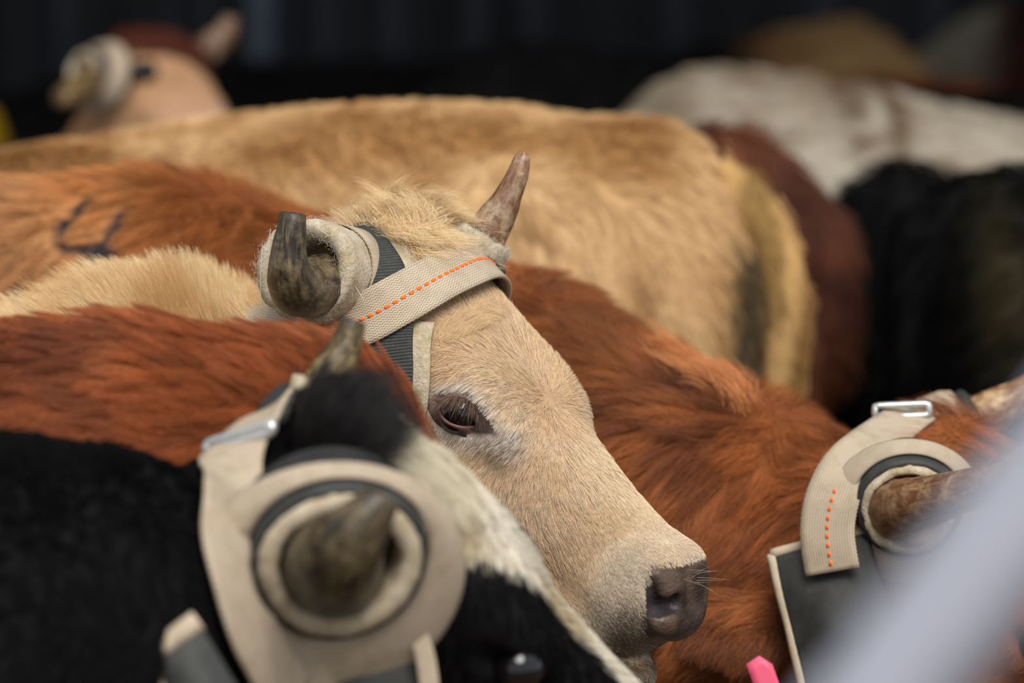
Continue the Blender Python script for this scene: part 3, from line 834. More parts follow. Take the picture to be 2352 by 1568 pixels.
lock(A, [(800, 505), (860, 478), (1000, 472), (1060, 515), (1088, 585), (1000, 602), (945, 592), (900, 555), (840, 525)], lambda x, y: -75 + (930 - x) * .35, 7500, (.034, .058), (.45, .85), _fc, 'forelock', .00015, .24, .9, label='curly blond forelock over the poll', cl=(60, .88), curl=1.15)
lock(A, [(840, 500), (900, 474), (1000, 472), (1050, 500), (1045, 545), (930, 545)], lambda x, y: 150 - (x - 840) * .55, 4500, (.045, .078), (.75, .99), _fc, 'forelock', .00015, .16, .6, cl=(50, .88), curl=.8)
lock(A, [(785, 508), (840, 480), (920, 476), (920, 540), (840, 525)], lambda x, y: 160 + (y - 500) * .6, 3600, (.036, .062), (.6, .95), _fc, 'forelock', .00015, .22, .7, cl=(50, .88), curl=1.1)
lock(A, [(985, 775), (1060, 720), (1128, 668), (1170, 700), (1085, 765), (1005, 805)], lambda x, y: 75 - (x - 985) * .2, 2600, (.014, .026), (.4, .75), (srgb(238, 208, 166), srgb(224, 186, 138)), 'brow_hair', .00012, .05, .5)
# whiskers on the lips and nose
def bristles(st, px, py, ax, Lr, n, name, colr, rad=.00014):
    k = rng.integers(0, len(px), n); P = raycast(st.fh, np.asarray(px)[k] + rng.normal(0, 10, n), np.asarray(py)[k] + rng.normal(0, 6, n))
    ok = np.abs(st.fh(P)) < .003; P = P[ok]; n = len(P); N = nrm(grad(st.fh, P))
    D = np.tile(ax[0] * c_r - ax[1] * c_u, (n, 1)) 
    S = strands(P, N, D, rng.uniform(*Lr, n), .75, .25, 6, .3)
    hair(name, S, taper(6, rad), mixc(np.tile(colr[0], (n, 1)), colr[1], rng.random(n)), FUR, st.root)
bristles(A, [1400, 1430, 1460, 1490, 1520, 1550], [1520, 1528, 1528, 1520, 1508, 1490], (.15, .9), (.008, .024), 170, 'chin_whiskers', (srgb(190, 150, 105), srgb(70, 48, 34)))
bristles(A, [1545, 1560, 1575, 1590], [1262, 1280, 1300, 1325], (.9, -.15), (.014, .034), 22, 'nose_whiskers', (srgb(236, 214, 184), srgb(224, 186, 150)), .00007)
add_eyes(A, (1,))
print('A done', time.time() - T0)

# ------------------------------------------------------------------ horn wrap of the cream steer
wrapA = root('horn_wrap', A.base, 'clean tan horn wrap with black straps on the cream steer in focus', 'horn wrap', 'horn wraps worn by the steers')
def felt_tube(name, c, ax, r_in, r_out, h0, h1, mat, parent, wob=.03, seg=64, label=None, flare=0.0, rough=.0016):
    prof = [(r_in, h0), (r_in, (h0 + h1) / 2), (r_in + .0005, h1 - .003), ((r_in + r_out) / 2, h1), (r_out + flare * .6, h1 - .003), (r_out + flare, h1 - .008), (r_out, (h0 + h1) / 2), (r_out, h0)]
    V, F, uv = lathe(c, ax, prof, seg, wob)
    V = V + (np.stack([vnoise(V, 160, k) for k in (31, 32, 33)], 1) - .5) * rough * 2
    return mesh(name, V, F, mat, parent, uv=uv, label=label)
axA = nrm(-c_f * .88 - c_r * .42 + c_u * .10); cA = W(712, 622, 4.662)
felt_tube('felt_ring', cA, axA, .0285, .0430, -.075, .012, M_FELT, wrapA, flare=.001, label='thick pale felt ring padding the near horn')
V, F, uv = lathe(cA, axA, [(.0432, -.075), (.0434, -.035), (.0436, -.024), (.0452, -.024), (.0453, -.035), (.0452, -.075)], 64, .03)
mesh('collar_webbing', V, F, M_WEB, wrapA, uv=uv)
axB = nrm(A_far[2, :3] - A_far[0, :3]); cB = W(1096, 560, 4.80)
felt_tube('felt_ring', cB, axB, .0205, .0285, -.030, .010, M_FELT, wrapA, label='thin felt ring round the far horn')
V, F, uv = lathe(cB, axB, [(.0290, -.050), (.0292, -.010), (.0305, -.004), (.0335, -.006), (.0375, -.024), (.0395, -.040), (.0400, -.055)], 48, .03)
mesh('black_band', V, F, M_BLACKWEB, wrapA, uv=uv)
# straps
line = px_on(A, [(548, 748), (600, 752), (660, 758), (720, 764), (780, 760), (840, 748), (900, 718), (960, 688), (1020, 657), (1066, 634)])
far = A.from_head(np.array([[.047, .052, .012], [.043, .085, -.004], [.035, .100, -.035], [.03, .102, -.07]]))
fo, ftop, fN, fL = strap('forehead_strap', A, np.concatenate([line, far]), .0445, M_WEB, wrapA, n=110, m=11, off=.0125, thick=.0028, label='tan woven strap across the forehead')
# orange dashes along the strap's middle
mid = ftop[:, 5]
sel = np.linspace(0, 1, 400); Lc = np.interp(sel, np.linspace(0, 1, len(mid)), np.arange(len(mid)))
Mc = np.stack([np.interp(Lc, np.arange(len(mid)), mid[:, k]) for k in range(3)], 1); Nc = nrm(np.stack([np.interp(Lc, np.arange(len(mid)), fN[:, 5, k]) for k in range(3)], 1))
arc = np.concatenate([[0], np.cumsum(np.linalg.norm(np.diff(Mc, axis=0), axis=1))])
sx = project(Mc)[0]; a0 = np.interp(720, sx[:250], arc[:250]); st_me = None
p = a0
while p < arc[-1] - .06:
    k = int(np.searchsorted(arc, p)); tdir = nrm(Mc[min(k + 2, 399)] - Mc[k - 2]); b = np.cross(Nc[k], tdir)
    if st_me is None:
        o = blob('stitch', np.zeros(3), np.array([.0029, .0017, .0009]), np.eye(3), M_ORANGE, None, seg=8); st_me = o.data; bpy.data.objects.remove(o)
    o = bpy.data.objects.new('stitch', st_me); col.objects.link(o); o.parent = fo
    m4 = Matrix(((tdir[0], b[0], Nc[k][0], 0), (tdir[1], b[1], Nc[k][1], 0), (tdir[2], b[2], Nc[k][2], 0), (0, 0, 0, 1)))
    loc = Mc[k] + Nc[k] * .0002 - A.base; m4.translation = Vector(loc); o.matrix_local = m4
    p += .0078
strap('felt_backing', A, px_on(A, [(800, 492), (845, 525), (890, 562), (930, 605), (958, 650), (970, 695)]), [.012, .028, .040, .044, .044, .040], M_FELT, wrapA, n=40, m=9, off=.003, thick=.003)
strap('black_strap', A, px_on(A, [(775, 495), (818, 545), (850, 588), (870, 636), (876, 685), (874, 735)]), [.016, .026, .036, .042, .044, .042], M_BLACKWEB, wrapA, n=40, m=9, off=.0082, thick=.003, label='black ribbed strap over the poll')
strap('felt_backing', A, px_on(A, [(935, 745), (930, 800), (932, 850), (930, 900), (915, 980), (900, 1060)]), .046, M_FELT, wrapA, n=40, m=9, off=.004, thick=.003)
strap('black_strap', A, px_on(A, [(905, 740), (905, 800), (908, 850), (905, 900), (890, 980), (875, 1060)]), .037, M_BLACKWEB, wrapA, n=40, m=9, off=.0085, thick=.003, label='black ribbed strap running down the cheek')
# orange cross stitches by the near collar
for (xa, ya, xb, yb) in ((600, 706, 586, 738), (603, 712, 622, 738)):
    pa = np.stack([W(xa + (xb - xa) * t, ya + (yb - ya) * t, 4.662) for t in np.linspace(0, 1, 6)])
    pa = to_iso(A.fh, pa, .0145, 4)
    V, F = tube(pa, np.full(6, .0009), 8); mesh('stitch', V, F, M_ORANGE, wrapA)
# loose threads of the felt
th_ = []
for pts in ([(690, 506), (715, 508), (735, 528), (752, 540)], [(746, 545), (765, 535), (780, 520)], [(808, 625), (815, 655), (825, 672), (836, 690)], [(603, 560), (600, 600), (598, 640), (600, 700)], [(622, 525), (618, 545), (612, 575)]):
    th_.append(curve_pts(np.stack([W(x, y, 4.645) for x, y in pts]), 8))
hair('loose_threads', np.stack(th_), np.full(8, .00028), np.tile(srgb(214, 200, 180), (5, 1)), FUR, wrapA)
def fuzz(o, n, L, parent, cols, rad=.00007):
    """short fibres standing off a felt mesh"""
    me = o.data; b = base_of(o); V = np.empty(len(me.vertices) * 3, np.float32); me.vertices.foreach_get('co', V); V = V.reshape(-1, 3) + b
    N = np.empty(len(me.vertices) * 3, np.float32); me.vertices.foreach_get('normal', N); N = N.reshape(-1, 3)
    i = rng.integers(0, len(V), n); P = V[i] + rng.normal(0, .0018, (n, 3))
    S = strands(P, N[i], rng.normal(0, 1, (n, 3)), rng.uniform(L * .4, L, n), rng.uniform(.2, .9, n), .3, 4, .5)
    hair('felt_fibres', S, taper(4, rad), np.tile(cols, (n, 1)) * rng.uniform(.8, 1.1, (n, 1)), FUR, parent)
for o in list(wrapA.children):
    if o.name.startswith('felt_ring'): fuzz(o, 5000, .005, o, srgb(206, 194, 176))
print('wrap A', time.time() - T0)

# ------------------------------------------------------------------ shared coat for the other steers
def coat(st, n, colf, L=(.016, .024), crestL=.012, lift=.38, rad=.00018, cl=(16, .55), wav=0.0, dirf=None, dens=None, k=5, jit=.18, flow=.6, fs=16, margin=250, var=(.8, 1.15), name='coat', lenf=None, mat=None, streak=0.0, bend=.4):
    P, N = st.sample(n, dens)
    if st.head:
        ok = leather(st.to_head(P)) < .5; P, N = P[ok], N[ok]
    n = len(P)
    crest = sstep(.35, .9, N[:, 2])
    if dirf is None:
        D = np.tile(-st.dir * .8 + np.array([0, 0, -.6]), (n, 1))
    else: D = dirf(P, N)
    w = np.stack([vnoise(P, fs, s_) for s_ in (41, 42, 43)], 1) - .5
    w2 = np.stack([vnoise(P, fs * 3.5, s_) for s_ in (44, 45, 46)], 1) - .5
    ln = (rng.uniform(*L, n) + crestL * crest * (.4 + vnoise(P, 24, 8)))
    if lenf is not None: ln = ln * lenf(P)
    if st.head:
        q = st.to_head(P); ln = np.where(q[:, 0] > .03, np.minimum(ln, .014), ln)
    S = strands(P, N, nrm(D) + w * flow * 1.6 + w2 * flow * .6, ln, lift + .25 * crest, bend, k, jit, wav, 1.0)
    S, ci, cm = clump(S, *cl, want=True)
    c = colf(P) * rng.uniform(*var, (n, 1)) * (1 + streak * (rng.random(cm) * 1.6 - 1))[ci][:, None]
    return hair(name, S, taper(k, rad), np.clip(c, 0, 1), mat or FUR, st.root)
def collar(st, wrap, c, ax, r_in=.043, r_f=.057, r_out=.10, drop=.035, off=.007, wob=.02, black=True, web=M_WEB, ecc=(0, 0, 0)):
    """layered horn collar: felt ring, black band, wide woven annulus bent towards the head"""
    felt_tube('felt_ring', c, ax, r_in, r_f, -.06, .012, M_FELT, wrap, wob, flare=.002)
    if black:
        V, F, uv = lathe(c, ax, [(r_f + .0005, -.06), (r_f + .0005, .002), (r_f + .002, .006), (r_f + .006, .004), (r_f + .0075, -.004), (r_f + .0075, -.06)], 64, wob)
        mesh('black_band', V, F, M_RUBBER, wrap, uv=uv)
    r0 = r_f + .009; rows = 9
    top = []; 
    prof = [(r0 + (r_out - r0) * t, -.006 - drop * t ** 1.6) for t in np.linspace(0, 1, rows)]
    V, F, uv = lathe(c, ax, prof + [(r - .0005, h - .0035) for r, h in prof[::-1]], 72, wob)
    tt = np.linspace(0, 1, rows); V = V + np.repeat(np.concatenate([tt, tt[::-1]]), 72)[:, None] * np.asarray(ecc)
    f_ = st.fh(V); m = f_ < off
    if m.any(): V[m] = to_iso(st.fh, V[m], off, 4)
    return mesh('collar_webbing', V, F, web, wrap, uv=uv)
def buckle(name, a, b, wdir, parent, w=.028, r=.0028):
    """rectangular slide buckle from a to b"""
    a = np.asarray(a); b = np.asarray(b); wd = nrm(wdir) * w / 2
    P = np.array([a - wd, a + wd, b + wd, b - wd]); C = []
    for i in range(4):
        p0, p1 = P[i], P[(i + 1) % 4]
        C += [p0 + (p1 - p0) * t for t in np.linspace(.08, .92, 6)]
    C = np.array(C); n = len(C); V = []; F = []; seg = 8; cen = P.mean(0); nn = nrm(np.cross(b - a, wd))
    for i in range(n):
        t = nrm(C[(i + 1) % n] - C[i - 1]); u = nrm(np.cross(nn, t))
        for j in range(seg): V.append(C[i] + r * (math.cos(j * 2 * math.pi / seg) * u + math.sin(j * 2 * math.pi / seg) * nn))
    for i in range(n):
        for j in range(seg): F.append((i*seg + j, i*seg + (j+1) % seg, ((i+1) % n)*seg + (j+1) % seg, ((i+1) % n)*seg + j))
    return mesh(name, np.array(V), F, M_BUCKLE, parent, label='metal slide buckle')

# ------------------------------------------------------------------ black and white steer, nearest
RB = [[0.7467, -0.1192, 0.6544], [0.501, -0.5464, -0.6712], [0.4375, 0.829, -0.3483]]
B = Steer('pied_steer', 'black and white steer in the blurred foreground with one horn pointing forward', W(-560, 1100, 3.88)[:2], math.radians(6), 1.05, 1.15, wide=.9,
          neck=[npt(-560, 990, 3.88, .19), npt(-250, 1000, 3.93, .17), npt(0, 1020, 4.0, .15), npt(200, 1050, 4.07, .13), npt(400, 1115, 4.14, .115)],
          head=(RB, (-0.1177, 0.0847, 4.1497), 1.0))
B.neck.append(np.array([*B.from_head(np.array([.05, 0, -.09]))[0], .10]))
BLK = srgb(17, 15, 16); WHT = srgb(226, 216, 198)
def colB(P):
    q = B.to_head(P); n = vnoise(P, 30, 51); n2 = vnoise(P, 11, 52); e = (n - .5) * .02
    hd = (q[:, 0] > -.02) & (np.abs(q[:, 1]) < .14) & (q[:, 2] > -.24) & (q[:, 0] < .45)
    w = sstep(.005, .022, q[:, 0] + e) * hd                                       # white face below the poll
    side = sstep(-.005, .005, -q[:, 1] + np.minimum(-.048 + (q[:, 0] - .115) * .5, -.012) + e * .4) * sstep(.085, .10, q[:, 0] + e) * hd   # black patch over the near eye
    side2 = sstep(.04, .05, q[:, 1] + e) * sstep(.1, .12, q[:, 0] + e) * hd
    c = mixc(np.tile(BLK, (len(P), 1)), WHT, w * (1 - np.maximum(side, side2)))
    stain = srgb(168, 146, 98)
    return mixc(c, stain, w * (1 - side) * sstep(.55, .8, n2) * .7)
B.build(.015, lambda P: colB(P) * .9, hf=.0055)
B_near = wpts([(775, 1315, 4.12, .036), (768, 1305, 4.06, .0355), (766, 1292, 4.005, .0335), (780, 1268, 3.965, .0295), (815, 1225, 3.945, .0235), (850, 1180, 3.94, .0180), (882, 1142, 3.94, .0130)])
horn_mesh('horn', B_near, M_HORN_DARK, B.root, label='blunt dark horn pointing at the viewer')
B_far = wpts([(715, 960, 4.25, .0235), (745, 900, 4.25, .0205), (772, 840, 4.25, .0160), (797, 785, 4.25, .0118), (812, 738, 4.25, .0092)])
horn_mesh('horn', B_far, M_HORN_DARK, B.root, tint=lambda u: np.stack([1.9 - 1.4 * sstep(.82, .92, u), 1.8 - 1.3 * sstep(.82, .92, u), 1.4 - .9 * sstep(.82, .92, u)], 1), label='olive brown horn with a black tip')
def dirB(P, N):
    q = B.to_head(P); v = q - np.array([.13, 0, .02]); v = nrm(v) + np.array([.4, 0, 0])
    D = np.tile(-B.dir * .9 + np.array([0, 0, -.7]), (len(P), 1))
    return np.where((q[:, 0] > 0)[:, None], v @ B.R.T, D)
coat(B, 58000, colB, (.012, .022), .004, rad=.00026, dirf=dirB, mat=FUR_MATT)
lock(B, [(690, 960), (760, 925), (830, 940), (850, 1000), (820, 1070), (740, 1080), (680, 1060)], lambda x, y: 50 - (x - 700) * .22, 4500, (.035, .075), (.3, .7), (srgb(17, 14, 14), srgb(34, 28, 26)), 'forelock', .00028, .08, .5, label='long black forelock', depth=4.2)
lock(B, [(850, 985), (940, 975), (1040, 1060), (1060, 1130), (990, 1190), (900, 1110)], lambda x, y: -70 + 0 * x, 3500, (.022, .045), (.3, .7), (srgb(232, 222, 200), srgb(214, 200, 168)), 'forehead_hair', .00026, .1, .8, depth=4.15)
def px_eye(st, px, py, r, label, dz=.004):
    c = raycast(st.f, px, py)[0]; n = nrm(grad(st.f, c[None]))[0]
    return blob('eyeball', c - n * (r - dz), np.ones(3) * r, np.eye(3), M_EYE, st.root, seg=24, label=label)
px_eye(B, 1190, 1545, .020, 'dark eye in the black patch', .014)
wrapB = root('horn_wrap', B.base, 'stained tan horn wrap with a white buckle on the black and white steer', 'horn wrap', 'horn wraps worn by the steers')
axBn = nrm(-(CM @ np.array([-0.1647, -0.52, 0.8381])) + c_u * .12); cBn = W(778, 1288, 4.045)
collar(B, wrapB, cBn, axBn, .043, .056, .098, .026, ecc=-c_u * .029 - c_r * .003)
axBf = nrm(B_far[2, :3] - B_far[0, :3]); cBf = W(742, 925, 4.25)
felt_tube('felt_ring', cBf, axBf, .020, .030, -.03, .012, M_FELT, wrapB, .03)
V, F, uv = lathe(cBf, axBf, [(.0305, -.04), (.0315, -.002), (.034, .002), (.040, -.006), (.045, -.022), (.045, -.045)], 48, .03); mesh('black_band', V, F, M_RUBBER, wrapB, uv=uv)
sB0 = [W(640, 935, 4.21), W(612, 985, 4.185), W(590, 1040, 4.165), W(556, 1110, 4.14), W(515, 1200, 4.11), W(500, 1300, 4.085), W(530, 1410, 4.065), W(585, 1510, 4.05), W(640, 1610, 4.045)]
sB = px_on(B, [(640, 930, 4.2), (600, 990, 4.17), (575, 1040, 4.15), (535, 1110, 4.13), (500, 1200, 4.1), (490, 1300, 4.08), (518, 1410, 4.06), (575, 1500, 4.05), (625, 1600, 4.05)], 4.12)
_bo, _bt, _bn, _bl2 = strap('poll_strap', B, sB, [.044, .050, .050, .050, .050, .048, .048, .050, .052], M_WEB, wrapB, n=70, off=.012, thick=.0035, label='tan strap running from the poll down beside the near collar')
_i = int(np.argmin(np.abs(project(_bt[:, 4])[1] - 1000)))
_ba, _bb = sorted((_bt[_i, 0], _bt[_i, -1]), key=lambda p: p[0])
buckle('buckle', _ba - nrm(_bb - _ba) * .006 - c_f * .005 - c_u * .004, _bb + nrm(_bb - _ba) * .003 - c_f * .005 + c_u * .002, c_u * .9 + c_r * .2, wrapB, .007, .0042)
strap('thin_strap', B, [W(955, 1440, 4.10), W(975, 1500, 4.10), W(990, 1600, 4.10)], .014, M_WEB, wrapB, n=20, conform=False, wdir=c_r, label='narrow tan strap below the collar')
def panel(name, corners, mat, parent, edge_mat, thick=.006, bulge=.012, label=None, edges=(0, 1, 2, 3), er=.004, nrm_out=None):
    """padded flap from four corners (a b c d), with a bound edge"""
    a, b, c, d = [np.asarray(x, float) for x in corners]; n = 17
    s_ = np.linspace(0, 1, n); G = ((1 - s_)[:, None, None] * ((1 - s_)[None, :, None] * a + s_[None, :, None] * b) + s_[:, None, None] * ((1 - s_)[None, :, None] * d + s_[None, :, None] * c))
    nn = nrm(np.cross(b - a, d - a)); nn = nn * np.sign(nn @ (CAM - a))
    G = G + nn * (bulge * np.sin(np.pi * s_)[:, None] * np.sin(np.pi * s_)[None, :])[..., None]
    G = G + nn * ((vnoise(G.reshape(-1, 3), 35, 61).reshape(n, n) - .5) * .006)[..., None]
    V, F = slab(G + nn * thick / 2, G - nn * thick / 2)
    uv = np.stack([np.repeat(s_, n), np.tile(s_, n)], 1) * np.linalg.norm(b - a)
    o = mesh(name, V, F, mat, parent, uv=np.concatenate([uv, uv]), label=label)
    E_ = [G[0], G[:, -1], G[-1], G[:, 0]]
    for k in edges:
        V, F = tube(E_[k], np.full(n, er), 10); mesh('binding', V, F, edge_mat, o, uv=np.zeros((len(V), 2)))
    return o
panel('ear_flap', (W(345, 1505, 3.93), W(455, 1425, 3.935), W(620, 1700, 3.93), W(400, 1740, 3.93)), M_RUBBER, wrapB, M_WEB, edges=(0, 3), er=.008, label='dark padded flap with a tan edge')
panel('cheek_flap', (W(640, 1490, 4.12), W(960, 1460, 4.12), W(980, 1700, 4.11), W(640, 1700, 4.11)), M_RUBBER, wrapB, M_WEB, edges=())
add_eyes(B, (1,))
print('B', time.time() - T0)

# ------------------------------------------------------------------ chestnut steer between them
C_ = Steer('chestnut_steer', 'dark red chestnut steer whose neck lies behind the black and white steer', W(-420, 800, 4.34)[:2], math.radians(2), 1.08, 1.15, wide=.9,
           neck=[npt(-420, 790, 4.34, .20), npt(-150, 800, 4.33, .185), npt(150, 765, 4.33, .165), npt(320, 760, 4.33, .155), npt(480, 785, 4.34, .145), npt(620, 790, 4.36, .125), npt(705, 820, 4.38, .10), npt(740, 930, 4.40, .085)],
           head=([[.48, .30, .82], [.80, -.52, -.28], [.36, .80, -.50]], ((760 - 1176) / FPX * 4.46, (1130 - 784) / FPX * 4.46, 4.46), .8), group='steers standing in the pen')
_R = np.array([[.48, .30, .82], [.80, -.52, -.28], [.36, .80, -.50]]); _x = nrm(_R[:, 0]); _y = nrm(_R[:, 1] - _x * (_x @ _R[:, 1])); C_.R = CM @ np.stack([_x, _y, np.cross(_x, _y)], 1)
def colC(P):
    n = vnoise(P, 9, 71); n2 = vnoise(P, 26, 72)
    c = mixc(np.tile(srgb(162, 86, 44), (len(P), 1)), srgb(112, 54, 26), sstep(.35, .75, n)); px = P[:, 2]
    c = mixc(c, srgb(186, 110, 64), sstep(.6, .85, n2) * .5)
    return mixc(c, srgb(46, 24, 18), sstep(.93, .80, P[:, 2] + (n - .5) * .05) * .6)  # flank darkens downward in the colour, painting in shade beside the pied steer
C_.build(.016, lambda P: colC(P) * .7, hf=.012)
def dirC(P, N):
    return np.tile(-C_.dir * 1.0 + np.array([0, 0, -.45]), (len(P), 1))
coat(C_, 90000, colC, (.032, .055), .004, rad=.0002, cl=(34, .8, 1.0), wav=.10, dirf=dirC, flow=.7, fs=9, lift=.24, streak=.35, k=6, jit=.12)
# crest tufts towards its poll
forelock(C_, (690, 860, 760, 920), (740, 1000), 1, (srgb(128, 60, 34), srgb(66, 30, 22)), 2600, (.03, .065), 'crest_tuft', .0002, swirl=.1, liftr=(.4, .9), wav=.08, up=.3)
add_eyes(C_)
print('C', time.time() - T0)

# ------------------------------------------------------------------ orange branded steer behind
RD = np.array([[0.714, 0.3156, 0.625], [0.7001, -0.3096, -0.6435], [-0.0095, 0.897, -0.442]])
D_ = Steer('branded_steer', 'orange brown steer with a dark brand on its side behind the cream steer', W(480, 420, 5.34)[:2], math.radians(-8), 1.13, 1.15, wide=.92,
           neck=[npt(480, 465, 5.33, .20), npt(760, 555, 5.27, .19), npt(1110, 640, 5.18, .175), npt(1400, 815, 5.10, .165), npt(1620, 895, 5.05, .15), npt(1800, 1015, 5.02, .13), npt(1900, 1050, 5.0, .115)],
           head=(RD, (0.3830, 0.1060, 4.95), 1.0))
D_.neck.append(np.array([*D_.from_head(np.array([.05, 0, -.09]))[0], .10]))
_bl = spline([-400, 0, 250, 520, 750], [400, 405, 425, 445, 535])
def topD(u):
    px = 480 + u * math.cos(math.radians(8)) * FPX / 5.34
    return np.where(u < .05, np.array([W(0, _bl(np.clip(p, -400, 750)), 5.37)[2] for p in px]), np.array([.0] * len(u)) + W(480, 440, 5.34)[2] - np.clip(u, 0, 1) * .9) - .010 - .14 * sstep(-1.12, -1.19, u)
D_.top = spline(np.array([-1.19, -1.12, -.98, -.72, -.45, -.2, 0.0, .14, .2]), topD(np.array([-1.19, -1.12, -.98, -.72, -.45, -.2, 0.0, .14, .2])))
# near ear pointing backwards below the flap
_ed = nrm(-c_r * .93 - c_u * .28 - c_f * .22); _ec = W(1690, 1450, 4.90)
def ear_ax(a, b):
    a = nrm(a); b = nrm(b - a * (a @ b)); return np.stack([a, b, np.cross(a, b)], 1)
_EA = ear_ax(_ed, c_u * .9 + c_r * .2); D_.extra.append((lambda P: ellip(P, _ec, (.062, .030, .012), _EA), .01))
brand = [[(205, 458), (170, 500), (140, 540), (145, 562), (185, 572), (235, 580), (272, 582)], [(290, 482), (268, 515), (248, 552)], [(208, 602), (190, 628)], [(52, 668), (45, 690)]]
def colD(P, hairc=True):
    n = vnoise(P, 8, 81); n2 = vnoise(P, 24, 82)
    c = mixc(np.tile(srgb(206, 136, 76), (len(P), 1)), srgb(164, 96, 48), sstep(.3, .7, n))
    back = sstep(.0, -.35, (P - D_.base) @ D_.dir); c = mixc(c, srgb(236, 186, 130), back * sstep(.3, .6, n2 * .5 + n * .5) * .9)
    nk = sstep(.15, .5, (P - D_.base) @ D_.dir); c = mixc(c, srgb(158, 86, 42), nk * .8); c = mixc(c, srgb(92, 46, 26), nk * sstep(.5, .8, n2) * .7)
    d = brand_d(P); return mixc(c, srgb(52, 42, 46), sstep(.0095, .0068, d))
bpaths = []
for path in brand:
    q = np.array(path, float); t_ = np.linspace(0, 1, 24); qq = curve_pts(q, 24) if len(q) > 2 else q[0] + (q[1] - q[0]) * t_[:, None]
    bpaths.append(raycast(D_.f, qq[:, 0], qq[:, 1]))
bp = np.concatenate(bpaths)
def brand_d(P):
    out = np.full(len(P), 1.0); m = np.linalg.norm(P - bp.mean(0), axis=1) < .25
    if m.any(): out[m] = np.sqrt(((P[m][:, None] - bp[None]) ** 2).sum(-1)).min(1)
    return out
D_.extra.append((lambda P: np.where(True, 9.0, 9.0) + 0 * P[:, 0], .01))
D_.build(.013, lambda P: colD(P) * .75, hf=.007)
def dirD(P, N):
    nk = sstep(.1, .4, (P - D_.base) @ D_.dir)
    return np.tile(-D_.dir * .5, (len(P), 1)) * (1 - .4 * nk[:, None]) + np.array([0, 0, -.75]) + nrm(_ed) * (np.linalg.norm(P - _ec, axis=1) < .09)[:, None] * 2
coat(D_, 135000, colD, (.030, .052), .008, rad=.00018, cl=(34, .75, 1.0), wav=.07, dirf=dirD, flow=.6, fs=9, lift=.26, streak=.35, k=6, jit=.12, dens=lambda P, N: 1 - .97 * (brand_d(P) < .0085), lenf=lambda P: .22 + .78 * sstep(.006, .03, brand_d(P)))
def tuft(st, px, py, n, Lr, colr, ax, name, rad=.00022):
    k = rng.integers(0, len(px), n); P = raycast(st.f, np.asarray(px)[k] + rng.normal(0, 16, n), np.asarray(py)[k] + rng.normal(0, 10, n)); ok = np.abs(st.f(P)) < .004; P = P[ok]; n = len(P)
    N = nrm(grad(st.f, P)); S = strands(P, N, np.tile(ax[0] * c_r - ax[1] * c_u, (n, 1)), rng.uniform(*Lr, n), .7, .5, 6, .25); S = clump(S, 30, .75, 1.0)
    hair(name, S, taper(6, rad), mixc(np.tile(colr[0], (n, 1)), colr[1], rng.random(n)) * rng.uniform(.8, 1.15, (n, 1)), FUR, st.root)
tuft(D_, [1575, 1600, 1625, 1650, 1680, 1710], [850, 862, 872, 885, 905, 928], 2600, (.04, .075), (srgb(190, 108, 56), srgb(222, 156, 100)), (-.35, -.8), 'crest_tuft')
tuft(D_, [505, 515, 522, 530, 560], [425, 425, 425, 428, 435], 350, (.02, .05), (srgb(176, 100, 50), srgb(150, 80, 40)), (.0, -.8), 'crest_tuft')
tuft(D_, [1620, 1660, 1700, 1740, 1780], [1440, 1450, 1460, 1465, 1470], 2600, (.03, .055), (srgb(150, 82, 38), srgb(70, 38, 20)), (-.5, .7), 'ear_hair')
D_near = wpts([(2040, 1175, 4.86, .0250), (2065, 1165, 4.82, .0245), (2110, 1155, 4.79, .0225), (2180, 1138, 4.76, .0195), (2270, 1105, 4.73, .016), (2350, 1060, 4.71, .013), (2400, 1020, 4.70, .010)])
horn_mesh('horn', D_near, M_HORN_BROWN, D_.root, tint=lambda u: np.stack([1 + 0*u, .9 + 0*u, .66 + .2*u], 1), label='mottled olive brown horn reaching to the right')
D_far = wpts([(2215, 985, 5.06, .024), (2265, 955, 5.06, .021), (2310, 930, 5.06, .0185), (2370, 895, 5.06, .015), (2430, 840, 5.06, .011)])
horn_mesh('horn', D_far, M_HORN_BROWN, D_.root, tint=lambda u: np.ones((len(u), 3)) * np.array([1.35, 1.25, 1.0]))
forelock(D_, (2140, 2290, 1020, 1130), (2120, 1110), 1, (srgb(176, 108, 52), srgb(120, 70, 34)), 3600, (.025, .045), 'forelock', .0002, swirl=.5, liftr=(.25, .6), wav=.05, up=-.1, label='rusty forelock')
wrapD = root('horn_wrap', D_.base, 'worn tan horn wrap with a large black flap on the orange brown steer', 'horn wrap', 'horn wraps worn by the steers')
axDn = nrm(-(CM @ RD[:, 1]) * .9 + c_r * .25 + c_u * .05); cDn = W(2085, 1155, 4.83)
cDn = W(2088, 1165, 4.83)
collar(D_, wrapD, cDn, axDn, .032, .038, .066, .018, ecc=-c_u * .010 - c_r * .002)
axDf = nrm(D_far[2, :3] - D_far[0, :3]); cDf = W(2238, 975, 5.06)
felt_tube('felt_ring', cDf, axDf, .024, .034, -.03, .008, M_RUBBER, wrapD, .03)
V, F, uv = lathe(cDf, axDf, [(.0345, -.04), (.0352, -.006), (.038, -.003), (.043, -.012), (.046, -.03), (.046, -.045)], 48, .03); mesh('collar_webbing', V, F, M_WEB, wrapD, uv=uv)
_pp = [(2100, 950, 4.95), (2050, 985, 4.91), (1992, 1030, 4.87), (1940, 1085, 4.845), (1912, 1150, 4.835), (1902, 1220, 4.832), (1908, 1280, 4.830), (1914, 1312, 4.830)]
_rd = project(raycast(D_.fh, [p[0] for p in _pp], [p[1] for p in _pp]))[2]
sD = [W(p[0], p[1], min(p[2], r - .014)) for p, r in zip(_pp, _rd)]
_so, _st, _sn, _sl = strap('poll_strap', D_, sD, [.040, .042, .044, .046, .048, .048, .048, .048], M_WEB, wrapD, n=60, conform=False, wdir='view', thick=.003, label='tan strap with a dotted orange line')
